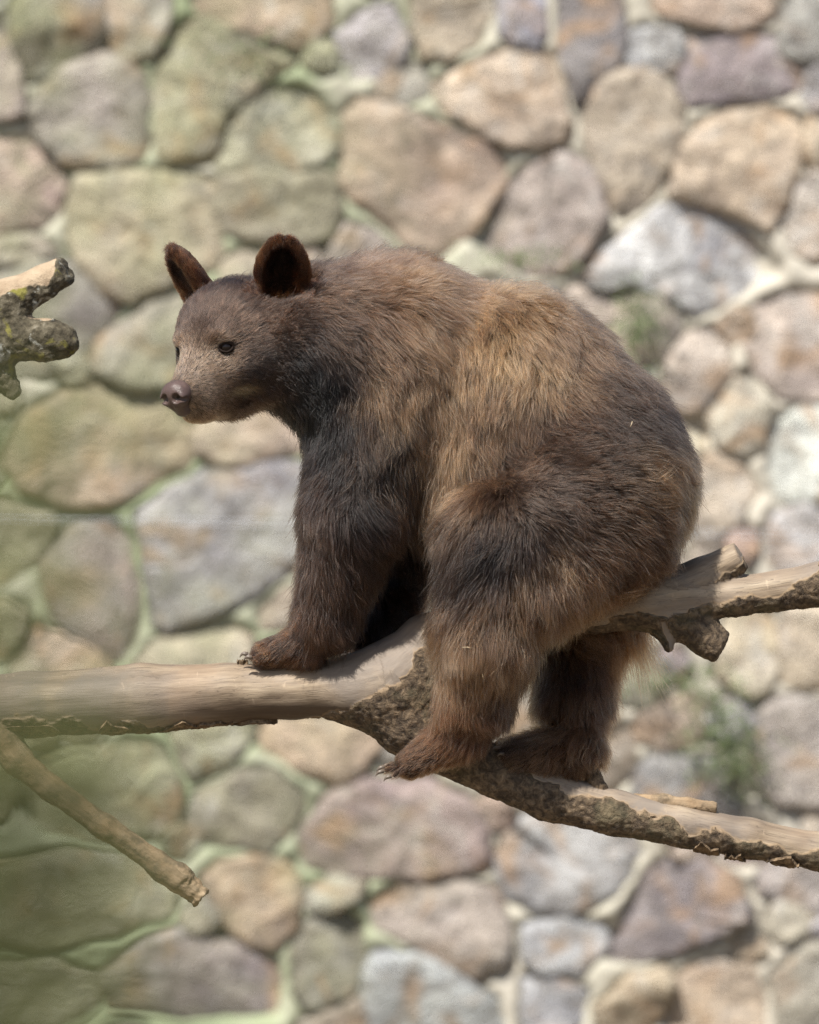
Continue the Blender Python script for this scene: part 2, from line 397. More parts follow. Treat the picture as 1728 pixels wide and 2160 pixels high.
# ------------------------------------------------------------------ stone wall
PAL = dict(t=(174, 160, 142), p=(166, 152, 144), g=(148, 143, 135), b=(160, 159, 166), w=(196, 194, 190),
           o=(174, 155, 132), k=(124, 116, 118), m=(146, 142, 122), d=(112, 102, 92), c=(186, 172, 152))
STONES = [
 ('d', [(31,31),(68,-40),(209,-40),(224,68),(198,104),(120,151),(57,162),(42,104)]),
 ('g', [(240,-30),(355,-30),(350,50),(320,110),(285,115),(245,100),(236,40)]),
 ('p', [(-60,70),(0,50),(30,130),(42,200),(40,235),(0,248),(-60,240)]),
 ('g', [(75,235),(95,195),(150,150),(215,122),(265,130),(292,165),(302,230),(303,300),(290,335),(230,345),(160,342),(105,310),(78,270)]),
 ('m', [(345,130),(375,70),(430,45),(520,80),(600,115),(622,135),(555,175),(475,230),(455,330),(355,343),(337,280),(335,200)]),
 ('g', [(482,270),(500,240),(565,192),(640,200),(690,250),(705,315),(670,340),(590,360),(500,360),(462,342)]),
 ('o', [(410,-40),(700,-40),(690,50),(650,88),(610,95),(560,68),(470,50),(425,25)]),
 ('b', [(722,70),(790,28),(822,25),(852,90),(840,122),(800,158),(752,158),(722,110)]),
 ('g', [(800,182),(850,142),(888,145),(892,200),(850,212),(805,195)]),
 ('p', [(-60,305),(0,302),(60,315),(110,350),(128,390),(113,440),(83,470),(0,485),(-60,488)]),
 ('o', [(152,420),(168,378),(310,372),(420,378),(440,400),(450,460),(463,530),(440,560),(350,600),(280,628),(230,618),(182,560),(160,480)]),
 ('m', [(466,425),(478,380),(560,372),(680,370),(704,400),(708,450),(690,498),(640,508),(530,503),(480,480)]),
 ('o', [(737,260),(762,222),(830,228),(950,287),(1030,312),(1058,350),(1050,400),(990,480),(930,528),(870,523),(830,470),(752,420),(727,380)]),
 ('p', [(702,540),(735,485),(790,505),(830,545),(830,600),(702,600)]),
 ('o', [(882,-40),(1028,-40),(1032,30),(1000,90),(950,120),(900,113),(882,60)]),
 ('b', [(1062,-40),(1145,-40),(1147,60),(1130,98),(1092,82),(1062,70)]),
 ('k', [(1182,-40),(1308,-40),(1312,80),(1290,138),(1260,168),(1235,213),(1212,208),(1197,130),(1187,40)]),
 ('t', [(922,182),(980,152),(1080,114),(1120,108),(1157,132),(1178,200),(1192,260),(1186,288),(1140,306),(1080,302),(1020,270),(952,240)]),
 ('o', [(1387,-40),(1618,-40),(1622,30),(1590,50),(1530,54),(1450,40),(1392,25)]),
 ('b', [(1305,108),(1345,75),(1415,70),(1432,95),(1420,146),(1380,138),(1322,130)]),
 ('k', [(1448,105),(1465,82),(1580,74),(1640,97),(1688,150),(1688,188),(1640,203),(1540,203),(1470,217),(1442,195),(1447,150)]),
 ('k', [(1665,25),(1695,-40),(1800,-40),(1800,118),(1730,122),(1662,112),(1648,90)]),
 ('t', [(1242,260),(1257,202),(1300,164),(1350,154),(1400,178),(1433,240),(1428,290),(1400,340),(1383,390),(1340,438),(1315,452),(1292,430),(1272,370),(1252,310)]),
 ('o', [(1424,405),(1436,340),(1472,283),(1540,244),(1610,234),(1668,252),(1686,290),(1668,370),(1640,450),(1620,482),(1570,450),(1500,430),(1442,423)]),
 ('p', [(1002,500),(1032,432),(1090,383),(1140,344),(1180,330),(1238,362),(1262,420),(1266,470),(1230,528),(1180,567),(1120,568),(1052,540)]),
 ('p', [(1668,470),(1692,402),(1720,374),(1800,364),(1800,540),(1720,543),(1682,518)]),
 ('c', [(1702,330),(1716,252),(1800,234),(1800,336),(1720,346)]),
 ('w', [(1247,580),(1282,532),(1340,492),(1400,448),(1470,443),(1530,463),(1600,522),(1638,560),(1628,590),(1560,610),(1500,648),(1460,658),(1420,620),(1350,602),(1280,613),(1252,603)]),
 ('p', [(1578,720),(1602,652),(1660,624),(1800,622),(1800,838),(1720,838),(1652,828),(1602,780)]),
 ('t', [(1422,760),(1452,712),(1500,694),(1537,740),(1528,798),(1470,856),(1432,866),(1404,820)]),
 ('t', [(1502,882),(1548,804),(1600,796),(1617,860),(1607,938),(1570,956),(1522,930)]),
 ('w', [(1638,980),(1652,884),(1690,864),(1800,854),(1800,1046),(1690,1056),(1643,1046)]),
 ('t', [(1482,982),(1520,964),(1568,1002),(1587,1040),(1558,1088),(1500,1127),(1472,1100)]),
 ('w', [(1628,1150),(1643,1092),(1700,1079),(1800,1084),(1800,1198),(1643,1206)]),
 ('o', [(1522,1420),(1532,1332),(1570,1294),(1627,1294),(1632,1380),(1622,1438),(1590,1462)]),
 ('o', [(1658,1330),(1668,1284),(1800,1274),(1800,1446),(1700,1446),(1654,1428)]),
 ('p', [(1583,1560),(1603,1503),(1660,1479),(1800,1483),(1800,1688),(1720,1697),(1652,1688),(1603,1650)]),
 ('t', [(1343,1540),(1372,1492),(1440,1473),(1477,1502),(1487,1556),(1400,1566),(1352,1566)]),
 ('k', [(1348,1640),(1382,1603),(1500,1603),(1547,1652),(1556,1716),(1450,1716),(1353,1697)]),
 ('t', [(1258,1600),(1298,1544),(1326,1562),(1327,1618),(1288,1666),(1253,1656)]),
 ('b', [(1058,1800),(1078,1742),(1140,1714),(1230,1718),(1332,1752),(1337,1800),(1318,1848),(1280,1888),(1210,1917),(1130,1912),(1083,1888),(1062,1850)]),
 ('k', [(1288,2012),(1303,1970),(1332,1912),(1372,1843),(1420,1819),(1490,1823),(1548,1862),(1577,1930),(1567,1948),(1500,1968),(1440,1988),(1380,2017),(1320,2017)]),
 ('g', [(1608,1870),(1623,1813),(1700,1794),(1800,1803),(1800,1896),(1730,1926),(1690,1897),(1622,1888)]),
 ('t', [(1618,1958),(1642,1909),(1690,1924),(1717,1958),(1650,1977)]),
 ('b', [(1112,1954),(1200,1943),(1272,1949),(1262,2000),(1218,2046),(1150,2042),(1112,2020)]),
 ('b', [(1112,2074),(1160,2063),(1200,2088),(1232,2094),(1218,2138),(1180,2210),(1108,2210)]),
 ('o', [(1268,2120),(1332,2073),(1398,2054),(1417,2082),(1388,2130),(1350,2210),(1272,2210)]),
 ('o', [(1422,2130),(1443,2062),(1500,2039),(1578,2043),(1597,2100),(1597,2210),(1420,2210)]),
 ('m', [(1638,2060),(1702,2003),(1800,1994),(1800,2210),(1643,2210)]),
 ('p', [(793,1904),(840,1874),(960,1864),(1048,1884),(1067,1960),(1062,2036),(1000,2056),(940,2036),(880,1987),(803,1957)]),
 ('b', [(778,2060),(803,2014),(880,2024),(960,2063),(1038,2113),(1058,2210),(793,2210),(783,2120)]),
 ('p', [(643,1760),(702,1683),(780,1654),(900,1654),(978,1693),(1017,1742),(1027,1808),(1008,1836),(900,1846),(740,1846),(662,1827)]),
 ('m', [(403,1738),(423,1683),(500,1643),(570,1634),(617,1672),(631,1710),(598,1757),(560,1786),(480,1777),(422,1767)]),
 ('o', [(548,1533),(600,1519),(720,1519),(796,1542),(796,1570),(758,1617),(710,1656),(642,1617),(573,1588)]),
 ('m', [(363,1543),(440,1534),(526,1534),(526,1558),(458,1617),(412,1641),(388,1600)]),
 ('m', [(63,1640),(122,1603),(270,1584),(338,1594),(366,1660),(366,1738),(338,1761),(250,1766),(102,1756),(53,1700)]),
 ('o', [(433,1860),(472,1824),(540,1819),(608,1834),(626,1880),(621,1948),(580,1996),(522,1972),(453,1918)]),
 ('g', [(653,1880),(702,1858),(757,1864),(747,1898),(690,1916),(658,1907)]),
 ('d', [(628,2010),(653,1953),(720,1934),(761,1962),(766,2028),(738,2087),(662,2126),(629,2080)]),
 ('k', [(218,2060),(302,1993),(380,1964),(480,1993),(568,2033),(581,2060),(567,2136),(400,2136),(242,2127)]),
 ('m', [(-60,1830),(150,1814),(280,1824),(376,1872),(348,1927),(250,1956),(100,1996),(-60,1986)]),
 ('g', [(-60,2034),(100,2034),(187,2063),(197,2118),(100,2166),(-60,2166)]),
 ('t', [(613,2210),(652,2153),(755,2106),(765,2210)]),
 ('o', [(22,970),(62,883),(150,834),(250,824),(338,853),(391,911),(396,958),(368,997),(300,1027),(220,1057),(140,1061),(52,1027)]),
 ('t', [(418,930),(433,884),(520,864),(660,864),(660,956),(560,961),(490,976),(422,957)]),
 ('b', [(303,1080),(362,1043),(440,1004),(530,984),(650,979),(665,1100),(642,1177),(590,1216),(510,1256),(420,1306),(350,1331),(328,1308),(313,1200)]),
 ('g', [(93,1200),(113,1152),(170,1109),(238,1104),(267,1160),(281,1240),(281,1338),(248,1386),(190,1366),(123,1298)]),
 ('m', [(-60,1074),(0,1064),(88,1084),(116,1111),(78,1177),(0,1226),(-60,1226)]),
 ('m', [(-60,1264),(0,1274),(47,1293),(38,1328),(0,1386),(-60,1396)]),
 ('o', [(33,1400),(82,1326),(150,1353),(217,1402),(226,1470),(30,1470)]),
 ('c', [(293,1402),(342,1354),(460,1325),(526,1343),(520,1440),(293,1440)]),
 ('m', [(553,1290),(600,1254),(660,1264),(660,1326),(563,1326)]),
 ('g', [(198,760),(242,703),(320,645),(378,625),(397,700),(378,796),(300,816),(222,796)]),
 ('k', [(-60,604),(0,594),(80,565),(178,575),(246,650),(226,688),(178,737),(100,786),(0,796),(-60,796)]),
 ('c', [(-60,509),(60,504),(106,530),(70,551),(-60,566)]),
]
wk = (CAM_D + WALL_Y) / CAM_D
def WP(px, py): return np.array([(px - 864) * S * wk, (1080 - py) * S * wk])
# fill the wall behind the bear and beyond the frame with more stones of the same sizes
def inside(p, poly):
    r = False; x, y = p
    for (x1, y1), (x2, y2) in zip(poly, poly[1:] + poly[:1]):
        if (y1 > y) != (y2 > y) and x < (x2 - x1) * (y - y1) / (y2 - y1) + x1: r = not r
    return r
def edge_dist(p, poly):
    P = np.array(poly, float); Q = np.roll(P, -1, 0); p = np.array(p, float)
    d = Q - P; t = np.clip(((p - P) * d).sum(1) / np.maximum((d * d).sum(1), 1e-6), 0, 1)
    return np.sqrt(((P + t[:, None] * d - p) ** 2).sum(1).min())
extra = []
cents = [(np.mean(np.array(p), 0), p) for _, p in STONES]
circ = []
tries = 0
for big in (120, 80, 52, 34):
    for _ in range(1500 if big > 60 else 1800):
        x = random.uniform(-700, 2430); y = random.uniform(-520, 2680)
        if any((x - a) ** 2 + (y - b) ** 2 < (r + big * 0.8) ** 2 for a, b, r in circ): continue
        if -150 < x < 1900 and -180 < y < 2340:
            near = [p for c, p in cents if abs(c[0] - x) < 420 and abs(c[1] - y) < 420]
            if any(inside((x, y), p) for p in near): continue
            if near and min(edge_dist((x, y), p) for p in near) < big * 0.93: continue
        circ.append((x, y, big * random.uniform(0.86, 1.0)))
for x, y, r in circ:
    n = random.randint(6, 9); a0 = random.random() * 6; ax = random.uniform(0.82, 1.0)
    poly = [(x + r * random.uniform(0.86, 1.08) * math.cos(a0 + 6.283 * i / n), y + r * ax * random.uniform(0.86, 1.08) * math.sin(a0 + 6.283 * i / n)) for i in range(n)]
    extra.append((random.choice('ttpgbokcmp' if x > 700 else 'tpgmokmm'), poly))

wall = thing('stone_wall', 'rubble stone wall with pale mortar joints filling the whole background', 'wall', (0, WALL_Y, -2.2))
def chaikin(P, it=2):
    for _ in range(it):
        Q = np.roll(P, -1, 0)
        P = np.stack([0.86 * P + 0.14 * Q, 0.14 * P + 0.86 * Q], 1).reshape(-1, 2)
    return P
outlines = []
nst = 0
for ci, (code, poly) in enumerate(STONES + extra):
    P = np.array([WP(*p) for p in poly])
    c = P.mean(0); P = P + nrm(P - c) * (0.018 if ci < len(STONES) else 0.014)
    mid = 0.5 * (P + np.roll(P, -1, 0)); eln = np.linalg.norm(np.roll(P, -1, 0) - P, axis=1, keepdims=True)
    mid = mid + nrm(mid - c) * eln * rng.uniform(-.07, .03, (len(P), 1))
    P = np.stack([P, mid], 1).reshape(-1, 2)
    P = chaikin(P, 1)
    P = P + 0.007 * (rng.random(P.shape) - 0.5)
    outlines.append(P.copy())
    c = P.mean(0); n = len(P); rad = np.sqrt(((P - c) ** 2).sum(1)).mean()
    hgt = rng.uniform(0.014, 0.028) + 0.03 * rad
    tilt = rng.normal(0, 0.10, 2)
    rings = [(1.0, -0.035), (0.99, 0.12), (0.965, 0.62), (0.93, 0.88), (0.80, 1.0), (0.52, 1.0), (0.26, 1.0)]
    planes = [(rng.uniform(.9, 1.25), rng.normal(0, .42, 2)) for _ in range(4)]
    v = []
    for s_, hh in rings:
        q = c + (P - c) * s_
        z = (hh if hh > 0.02 else hh / hgt) * hgt
        rel = q - c
        zz = z + (rel @ tilt) * max(0, min(1, hh))
        if hh > .3:
            chip = np.min([p0 + rel @ pg / rad for p0, pg in planes], 0)
            zz = zz + hgt * (np.clip(chip, .25, 1.3) - 1) * .9
        pn = np.stack([q[:, 0], np.full(n, ci * 3.1), q[:, 1]], 1)
        zz = zz + (fbm(pn, 0.09, 3, 4) - 0.5) * 0.044 * (1 if hh > 0.3 else 0.2) + (noise(pn, 0.03, 9) - 0.5) * 0.010
        v.append(np.stack([q[:, 0], -zz, q[:, 1] + 2.2], 1))
    v.append(np.array([[c[0], v[-1][:, 1].mean(), c[1] + 2.2]]))
    v = np.concatenate(v)
    org = np.array([c[0], 0, c[1] + 2.2])
    fs = []
    for r in range(len(rings) - 1):
        for i in range(n):
            j = (i + 1) % n
            fs.append((r * n + i, r * n + j, (r + 1) * n + j, (r + 1) * n + i))
    r = (len(rings) - 1) * n
    for i in range(n): fs.append((r + i, r + (i + 1) % n, len(v) - 1))
    # outline may run either way round: make faces look at the camera
    area = np.sum(P[:, 0] * np.roll(P[:, 1], -1) - np.roll(P[:, 0], -1) * P[:, 1])
    if area < 0: fs = [tuple(reversed(f)) for f in fs]
    o = obj('stone', v - org, fs, m_stone, wall)
    o.location = org
    cool = float(np.clip((c[0] + .2) / .8, 0, 1)); col = lin(0.74 * np.array(PAL[code]) + 0.26 * np.array((174, 171, 166)) + cool * np.array((10, 11, 13))) * np.array((0.99, 0.99, 0.98)) * rng.uniform(0.88, 1.12) * (1 + rng.normal(0, 0.03, 3))
    o.color = (col[0], col[1], col[2], 1)
    nst += 1
# mortar bed: an uneven sheet with thickness, flush up to the stones' shoulders
nx, nz = 460, 500
gx = np.linspace(-1.75, 1.75, nx); gz = np.linspace(-2.2, 1.75, nz)
GX, GZ = np.meshgrid(gx, gz, indexing='ij')
pp = np.stack([GX.ravel(), np.zeros(nx * nz), GZ.ravel()], 1)
yy = -(fbm(pp, 0.12, 41, 4) - 0.5) * 0.03 - 0.004
dist = np.full(nx * nz, 0.05)
for Pq in outlines:
    lo = Pq.min(0) - .04; hi = Pq.max(0) + .04
    sel = np.where((pp[:, 0] > lo[0]) & (pp[:, 0] < hi[0]) & (pp[:, 2] > lo[1]) & (pp[:, 2] < hi[1]))[0]
    if not len(sel): continue
    pt = pp[sel][:, [0, 2]]; Q2 = np.roll(Pq, -1, 0); dd = Q2 - Pq
    tt = np.clip(((pt[:, None] - Pq[None]) * dd[None]).sum(2) / np.maximum((dd * dd).sum(1), 1e-9)[None], 0, 1)
    de = np.sqrt((((Pq[None] + tt[..., None] * dd[None]) - pt[:, None]) ** 2).sum(2)).min(1)
    x1, y1, x2, y2 = Pq[:, 0], Pq[:, 1], Q2[:, 0], Q2[:, 1]; dy = np.where(np.abs(y2 - y1) < 1e-9, 1e-9, y2 - y1)
    cr = ((y1[None] > pt[:, 1:]) != (y2[None] > pt[:, 1:])) & (pt[:, :1] < (x2 - x1)[None] * (pt[:, 1:] - y1[None]) / dy[None] + x1[None])
    de = np.where(cr.sum(1) % 2 == 1, -de, de)
    dist[sel] = np.minimum(dist[sel], de)
yy = yy - 0.003 - 0.011 * smooth(0.001, 0.012, dist) + 0.03 * smooth(0.002, -0.015, dist)
vv = np.stack([pp[:, 0], yy, pp[:, 2] + 2.2], 1)
ii = np.arange(nx * nz).reshape(nx, nz)
q = np.stack([ii[:-1, :-1].ravel(), ii[1:, :-1].ravel(), ii[1:, 1:].ravel(), ii[:-1, 1:].ravel()], 1)
obj('mortar', vv, q, m_mortar, wall)
bw = [(-1.75, 0.03, 0), (1.75, 0.03, 0), (1.75, 0.03, 3.95), (-1.75, 0.03, 3.95), (-1.75, 0.4, 0), (1.75, 0.4, 0), (1.75, 0.4, 3.95), (-1.75, 0.4, 3.95)]
obj('wall_core', bw, [(0, 1, 2, 3), (5, 4, 7, 6), (4, 0, 3, 7), (1, 5, 6, 2), (3, 2, 6, 7), (4, 5, 1, 0)], m_mortar, wall, False)

# ------------------------------------------------------------------ weeds rooted in the wall joints
def leaf_mesh(n, centre, spread, size, droop=0.3, seed=0, outward=(0, -1, 0)):
    g = np.random.default_rng(seed)
    v = []; f = []
    for i in range(n):
        p = np.array(centre) + g.normal(0, 1, 3) * np.array(spread)
        d = nrm(g.normal(0, 1, 3) + np.array(outward) * 0.8 + np.array([0, 0, -droop]))
        sd = nrm(np.cross(d, g.normal(0, 1, 3))); up = np.cross(sd, d)
        L = size * g.uniform(0.6, 1.3); W = L * g.uniform(0.22, 0.36)
        b = len(v)
        v += [p, p + d * L * .35 + sd * W + up * L * .05, p + d * L * .75 + sd * W * .8 + up * L * .04, p + d * L + up * -L * .1,
              p + d * L * .75 - sd * W * .8 + up * L * .04, p + d * L * .35 - sd * W + up * L * .05, p + d * L * .5]
        f += [(b, b + 1, b + 6), (b + 1, b + 2, b + 6), (b + 2, b + 3, b + 6), (b + 3, b + 4, b + 6), (b + 4, b + 5, b + 6), (b + 5, b, b + 6)]
    return np.array(v), f
def tube(pts, r, seg=6):
    pts = np.array(pts, float); v = []; f = []
    rr = np.broadcast_to(np.array(r, float), (len(pts),))
    for i, p in enumerate(pts):
        t = nrm(pts[min(i + 1, len(pts) - 1)] - pts[max(i - 1, 0)])
        a = nrm(np.cross(t, [0.31, 0.9, 0.2])); b = np.cross(t, a)
        for s_ in range(seg):
            an = 6.28318 * s_ / seg
            v.append(p + rr[i] * (a * math.cos(an) + b * math.sin(an)))
    for i in range(len(pts) - 1):
        for s_ in range(seg):
            j = (s_ + 1) % seg
            f.append((i * seg + s_, i * seg + j, (i + 1) * seg + j, (i + 1) * seg + s_))
    f.append(tuple(range(seg))[::-1]); f.append(tuple((len(pts) - 1) * seg + s_ for s_ in range(seg)))
    return np.array(v), f
def weed(px, py, rx, rz, n, size, label, seed):
    c = WP(px, py)
    t = thing('wall_weed', label, 'plant', (c[0], WALL_Y - 0.02, c[1]), 'weeds growing from the wall joints')
    v, f = leaf_mesh(n, (0, -0.05, 0), (rx, 0.02, rz), size, 0.3, seed)
    o = obj('foliage', v, f, m_leafw, t); o['kind'] = 'stuff'
    g = random.Random(seed)
    v, f = tube([(0, 0.02, 0), (g.uniform(-.3, .3) * rx, -0.03, g.uniform(-.4, .2) * rz), (g.uniform(-1, 1) * rx, -0.06, -rz)], [.004, .003, .0015])
    obj('stem', v, f, m_stem, t)
weed(1515, 1530, 0.035, 0.045, 420, 0.012, 'dark green weed in a wall joint under the sawn branch stubs', 1)
weed(1560, 1610, 0.035, 0.03, 320, 0.011, 'pale green weed on the wall just above the lower right limb', 2)
weed(1400, 1430, 0.06, 0.018, 320, 0.010, 'low green tuft on the wall beside the far hind leg', 3)
weed(1340, 680, 0.028, 0.035, 320, 0.011, 'green tuft below the white stone behind the rump', 4)
weed(1085, 545, 0.045, 0.012, 160, 0.010, 'thin green tuft under the pinkish stone above the back', 5)
weed(520, 120, 0.06, 0.03, 120, 0.011, 'sparse weed on the mossy stone at the top left', 6)

# ------------------------------------------------------------------ fence wires between bear and wall
def wire(y0, y1, depth, label):
    k = (CAM_D + depth) / CAM_D
    pts = []
    for i in range(13):
        px = -700 + 3100 * i / 12
        py = y0 + (y1 - y0) * (px / 1728) + 6 * ((i / 12 - .5) ** 2)
        pts.append(((px - 864) * S * k, depth, (1080 - py) * S * k))
    v, f = tube(pts, 0.0006, 8)
    o = obj('fence_wire', v, f, m_wire); tag(o, label, 'wire', 'wires strung in front of the wall')
wire(1086, 1122, 1.9, 'upper of the two thin pale wires strung behind the bear')
wire(1097, 1136, 1.9, 'lower of the two thin pale wires strung behind the bear')

# ------------------------------------------------------------------ the forked dead branch
LIMBS = dict(
 main=[(V(-420,1500),62),(V(-150,1494),64),(V(60,1484),66),(V(300,1473),70),(V(480,1461),62),(V(620,1458),59),(V(740,1450),62),(V(830,1432),72)],
 upper=[(V(830,1432),72),(V(905,1362),66),(V(1000,1318),60),(V(1120,1292),58),(V(1260,1276),56),(V(1360,1268),58),(V(1460,1262),48),(V(1560,1256),40),(V(1728,1232),45),(V(1990,1190),44)],
 lower=[(V(760,1462),58),(V(860,1525),66),(V(940,1572),58),(V(1050,1632),50),(V(1160,1680),50),(V(1300,1715),46),(V(1440,1742),42),(V(1580,1768),41),(V(1728,1796),40),(V(1990,1838),38)],
 crotch=[(V(820,1450),70),(V(900,1440),62),(V(965,1440),40)],
 stub=[(V(1380,1262),50),(V(1480,1214,-6),37),(V(1562,1172,-10),31)],
 knob=[(V(1392,1306,-10),30),(V(1412,1366,-16),9)],
 butt=[(V(1430,1300),44),(V(1490,1345,-6),36),(V(1522,1367,-8),32)],
)
BOUND = dict(
 main=[(-420,1515),(0,1508),(60,1505),(150,1512),(200,1528),(290,1522),(360,1532),(420,1538),(560,1545),(640,1524),(700,1506),(760,1484),(830,1452),(900,1380)],
 upper=[(830,1455),(870,1392),(895,1360),(930,1395),(1200,1345),(1300,1318),(1345,1300),(1400,1306),(1440,1302),(1500,1276),(1560,1258),(1640,1252),(1690,1224),(1728,1212),(1990,1172)],
 lower=[(760,1478),(830,1470),(900,1490),(1000,1540),(1080,1585),(1130,1648),(1200,1676),(1300,1700),(1400,1728),(1450,1762),(1500,1752),(1560,1775),(1620,1790),(1728,1806),(1990,1850)],
 crotch=[(760,1478),(830,1456),(870,1392),(895,1370),(960,1380)],
 stub=[(1380,1310),(1500,1232),(1530,1200),(1600,1165)],
 knob=[(1300,1318),(1392,1316),(1405,1340),(1415,1380),(1500,1380)],
 butt=[(1400,1290),(1480,1290),(1560,1320)],
)
def wood_mesh(limbs, bound, h, ks, cuts, pad=60):
    allp = np.array([p for l in limbs.values() for p, _ in l]); rr = max(r for l in limbs.values() for _, r in l)
    F = Field(allp.min(0) - rr - pad * .4, allp.max(0) + rr + pad * .4, h)
    for nm, l in limbs.items():
        for i, ((p, r), (q_, r2)) in enumerate(zip(l[:-1], l[1:])):
            cut = cuts.get(nm) if i == len(l) - 2 else None
            F.capsule(p, q_, r, r2, ks.get(nm, 30) if i == 0 else 14, cut=cut)
    v, q = F.mesh(); v = relax(v, q, 2, 0.5)
    best = np.full(len(v), 1e9); off = np.zeros(len(v)); grain = np.zeros((len(v), 3)); bnd = np.zeros(len(v))
    px = v[:, 0] + 864; py = 1080 - v[:, 2]
    for li, (nm, l) in enumerate(limbs.items()):
        acc = li * 777.0
        bx = np.array(bound[nm], float)
        by = np.interp(px, bx[:, 0], bx[:, 1])
        for (p, r), (q_, r2) in zip(l[:-1], l[1:]):
            p = p.astype(float); ab = q_.astype(float) - p; L = np.linalg.norm(ab); ax = ab / L
            t = np.clip((v - p) @ ax / L, 0, 1)
            ofs = v - p - t[:, None] * ab
            d = np.linalg.norm(ofs, axis=1) - (r + (r2 - r) * t)
            m = d < best
            a = nrm(np.cross(ax, [0, 1, 0.0])); b = np.cross(ax, a)
            gg = np.stack([(acc + t * L) / 300, ofs @ a / 30, ofs @ b / 30], 1)
            best[m] = d[m]; grain[m] = gg[m]; off[m] = {'main': 8, 'lower': -3, 'stub': 8}.get(nm, -2); bnd[m] = (py - by)[m]; acc += L
    n = vnormals(v, q)
    ragged = (fbm(v, 55, 5, 4) - 0.5) * 70 + (noise(v, 9, 8) - .5) * 8
    bark = np.clip(0.5 + (bnd + ragged - off) / 34, 0, 1)
    rough = (fbm(v, 26, 11, 3) - .45) * 9 + (noise(v, 8, 12) - .5) * 7
    lump = (fbm(v * np.array([0.45, 1, 1]), 90, 21, 2) - .5) * 9
    v = v + n * (lump + np.where(bark > .5, 1.5 + .55 * rough, (noise(v * np.array([.3, 1, 1]), 14, 4) - .5) * 1.6))[:, None]
    return v, q, grain, bark, px, py
v, q, grain, bark, px, py = wood_mesh(LIMBS, BOUND, 4.0, dict(upper=40, lower=55, crotch=40, stub=30, knob=22, butt=24),
                                      dict(stub=(0.87, -0.15, 0.45), butt=(0.86, -0.1, -0.5)))
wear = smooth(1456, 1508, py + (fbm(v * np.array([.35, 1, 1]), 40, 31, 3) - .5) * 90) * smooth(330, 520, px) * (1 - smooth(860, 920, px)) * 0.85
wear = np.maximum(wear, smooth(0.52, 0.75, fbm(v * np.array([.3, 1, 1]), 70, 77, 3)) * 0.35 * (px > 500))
br_base = np.array([(-420 - 864) * S, 0, (1080 - 1500) * S])
branch = thing('forked_branch', 'thick forked dead branch with bare tan wood the bear straddles', 'branch', tuple(br_base))
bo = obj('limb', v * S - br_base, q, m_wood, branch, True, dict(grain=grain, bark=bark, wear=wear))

# slender twig hanging from the left end of the branch
m_twig = None
def mat_twig():
    M = Mat('smooth_twig_bark')
    g = M.n('Attribute', _attribute_name='grain').outputs['Vector']; P = M.n('NewGeometry').outputs['Position']
    a = M.noise(g, 1.6, 5, .6); b = M.noise(P, 45, 5, .65)
    c = M.ramp(a, [(.3, (.10, .072, .045)), (.5, (.21, .15, .092)), (.7, (.30, .225, .145))])
    c = M.mix(M.ramp(b, [(.5, 0.), (.66, .7)]), c, (.07, .055, .038))
    c = M.mix(M.ramp(M.noise(P, 14, 3), [(.5, 0.), (.7, .6)]), c, (.34, .22, .12))
    return M.out(c, .8, M.bump(M.math('ADD', b, M.math('MULTIPLY', a, .6)), .8, .004), .25)
m_twig = mat_twig()
TW = dict(twig=[(V(-25,1500,-6),56),(V(0,1552,-14),42),(V(36,1602,-22),31),(V(110,1662,-26),26),(V(220,1742,-30),25),(V(330,1818,-34),26),(V(378,1852,-36),28),(V(428,1894,-38),23)],
          bump=[(V(345,1838,-36),24),(V(388,1838,-46),14)])
v, q, grain, bark, px, py = wood_mesh(TW, dict(twig=[(0, 3000), (500, 3000)], bump=[(0, 3000), (500, 3000)]), 3.0, dict(bump=14), dict(twig=(0.75, 0, -0.55)), 40)
end = smooth(372, 400, px); n = vnormals(v, q)
v = v + n * ((fbm(v, 16, 3, 3) - .5) * (4 + 15 * end))[:, None]
obj('side_twig', v * S - br_base, q, m_twig, branch, True, dict(grain=grain))
# two short dead shoots on the lower limb
for nm, pts in (('shoot', [(V(1262,1668,-4),22),(V(1252,1642,-4),13),(V(1247,1606,-2),9)]),
                ('shoot', [(V(1335,1696,4),20),(V(1400,1693,0),16),(V(1450,1698,-4),13),(V(1512,1704,-6),13)])):
    v, q, grain, bark, px, py = wood_mesh(dict(a=pts), dict(a=[(0, 3000), (3000, 3000)]), 2.5, {}, dict(a=(pts[-1][0] - pts[-2][0])), 30)
    v = v + vnormals(v, q) * ((fbm(v, 9, 3, 3) - .5) * 6)[:, None]
    obj(nm, v * S - br_base, q, m_flake if pts[0][0][0] < 420 else m_twig, branch, True, dict(grain=grain))
